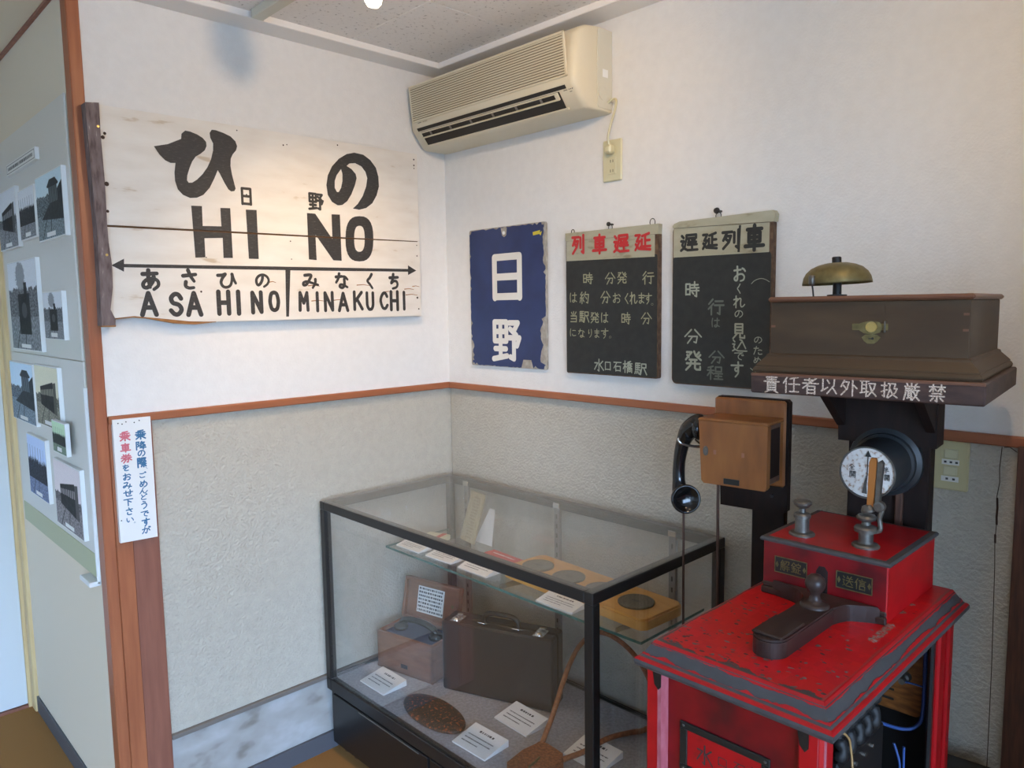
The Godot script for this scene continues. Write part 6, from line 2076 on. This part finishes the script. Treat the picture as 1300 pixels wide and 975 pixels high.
	tube(st, curve([L * Vector3(0.014, 0.03, 0.0), L * Vector3(0.024, 0.036, 0.0), L * Vector3(0.022, 0.055, 0.0), L * Vector3(0.026, 0.07, 0.0), L * Vector3(0.024, 0.082, 0.0)], 5), 0.0045, 10)
	obj("link", st, M.steel, lv)
	st = mb()
	lathe(st, [Vector2(0.0, -0.005), Vector2(0.0095, -0.005), Vector2(0.0095, 0.005), Vector2(0.006, 0.006), Vector2(0.0, 0.006)], 20, L * Transform3D(Basis(Vector3(1, 0, 0), PI / 2), Vector3(0.023, 0.078, 0.004)))
	obj("pivot", st, M.steel, lv)
	st = mb()
	lathe(st, [Vector2(0.0, 0.0), Vector2(0.012, 0.0), Vector2(0.013, 0.004), Vector2(0.009, 0.012), Vector2(0.0, 0.014)], 16, L * Transform3D(Basis(Vector3(0, 0, 1), 0.3), Vector3(0.004, 0.064, 0.0)))
	obj("clamp", st, M.steel, lv)
	st = mb()
	prism(st, [Vector2(0.002, 0.066), Vector2(0.011, 0.068), Vector2(0.0125, 0.1), Vector2(0.0145, 0.154), Vector2(0.0125, 0.163), Vector2(0.006, 0.163), Vector2(0.0035, 0.154), Vector2(0.003, 0.11)], -0.0035, 0.0035, L * Transform3D(Basis.from_scale(Vector3(1.2, 1, 1)), Vector3(-0.002, 0, 0)))
	obj("handle", st, M.amber, lv)
	st = mb()
	prism(st, [Vector2(0.013, 0.07), Vector2(0.0195, 0.076), Vector2(0.0205, 0.11), Vector2(0.023, 0.155), Vector2(0.0195, 0.16), Vector2(0.0155, 0.156), Vector2(0.014, 0.11)], -0.005, 0.005, L * Transform3D(Basis.from_scale(Vector3(1.2, 1, 1)), Vector3(-0.0015, 0, 0)))
	obj("bar", st, M.steel, lv)
	# works seen through the open side
	st = mb()
	prism(st, round_rect(1.6, 1.752, 0.685, 0.9, 0.012), 0.246, 0.262, W)
	var wb = obj("terminal_board", st, M.panel_wood, t)
	for y in [0.704, 0.724]:
		st = mb()
		prism(st, round_rect(1.672, 1.702, y, y + 0.005, 0.0024), 0.262, 0.2626, W)
		obj("slot", st, M.black, wb)
	st = mb()
	lathe(st, [Vector2(0.01, 0.0), Vector2(0.01, 0.014), Vector2(0.006, 0.018), Vector2(0.006, 0.03), Vector2(0.0, 0.03)], 16, W * Transform3D(Basis(Vector3(1, 0, 0), PI / 2), Vector3(1.7235, 0.7625, 0.262)))
	obj("terminal", st, M.steel, wb)
	st = mb()
	var coil = []
	for k in 60:
		coil.append(W * Vector3(1.7235 + cos(k * 0.9) * 0.004, 0.775 + k * 0.0009, 0.27 + sin(k * 0.9) * 0.004))
	tube(st, coil, 0.0012, 5)
	obj("spring", st, M.steel, wb)
	st = mb()
	tube(st, curve([W * Vector3(1.735, 0.9, 0.285), W * Vector3(1.758, 0.885, 0.285), W * Vector3(1.762, 0.84, 0.285), W * Vector3(1.762, 0.72, 0.285), W * Vector3(1.755, 0.685, 0.29), W * Vector3(1.73, 0.672, 0.3), W * Vector3(1.68, 0.675, 0.31), W * Vector3(1.64, 0.69, 0.32)], 6), 0.0035, 8)
	tube(st, curve([W * Vector3(1.73, 0.762, 0.285), W * Vector3(1.75, 0.764, 0.287), W * Vector3(1.762, 0.764, 0.287)], 5), 0.0018, 6)
	tube(st, curve([W * Vector3(1.73, 0.66, 0.34), W * Vector3(1.742, 0.62, 0.34), W * Vector3(1.738, 0.56, 0.34)], 5), 0.0025, 6)
	tube(st, curve([W * Vector3(1.748, 0.66, 0.34), W * Vector3(1.748, 0.6, 0.34), W * Vector3(1.74, 0.55, 0.34)], 5), 0.0025, 6)
	obj("blue_wire", st, M.wire_blue, t)
	# black relay block with its contact springs
	st = mb()
	span(st, 1.62, 1.742, 0.58, 0.75, 0.43, 0.63, 0.006, W)
	var rl = obj("relay_block", st, M.case_base, t)
	for k in 5:
		st = mb()
		var cz = 0.605 - k * 0.036
		tube(st, curve([W * Vector3(1.728, 0.748, cz), W * Vector3(1.738, 0.765, cz), W * Vector3(1.728, 0.785, cz - 0.004), W * Vector3(1.736, 0.805, cz - 0.006), W * Vector3(1.73, 0.83, cz - 0.008)], 5), [0.008, 0.01, 0.012, 0.012, 0.01, 0.008, 0.009, 0.011, 0.012, 0.011, 0.009, 0.008, 0.009, 0.01, 0.01, 0.008, 0.007, 0.006, 0.005, 0.005, 0.004], 8)
		obj("contact_spring", st, M.iron, rl)
	for k in 4:
		st = mb()
		lathe(st, [Vector2(0.004, 0.0), Vector2(0.004, 0.004), Vector2(0.0, 0.005)], 10, W * Transform3D(Basis(Vector3(0, 0, 1), -PI / 2), Vector3(1.742, 0.728, 0.6 - k * 0.036)))
		obj("stud", st, M.chrome, rl)
	st = mb()
	tube(st, curve([W * Vector3(1.775, 0.88, 0.74), W * Vector3(1.78, 0.85, 0.7), W * Vector3(1.776, 0.82, 0.675), W * Vector3(1.782, 0.78, 0.68), W * Vector3(1.785, 0.74, 0.7)], 6), 0.0018, 6)
	obj("tan_wire", st, M.wire_tan, t)
	st = mb()
	span(st, 1.52, 1.78, 0.5, 0.54, 0.26, 0.8, 0.004, W)
	obj("works_shelf", st, M.case_base, t)

func _ready():
	setup_camera_and_light()
	make_materials()
	build_room()
	build_lamps()
	build_name_sign()
	build_ticket_sign()
	build_blue_sign()
	build_boards()
	build_air_conditioner()
	build_wall_plates()
	build_case()
	build_case_contents()
	build_photo_wall()
	build_stand()
	build_bell_box()
	build_telephone()
	build_instrument()
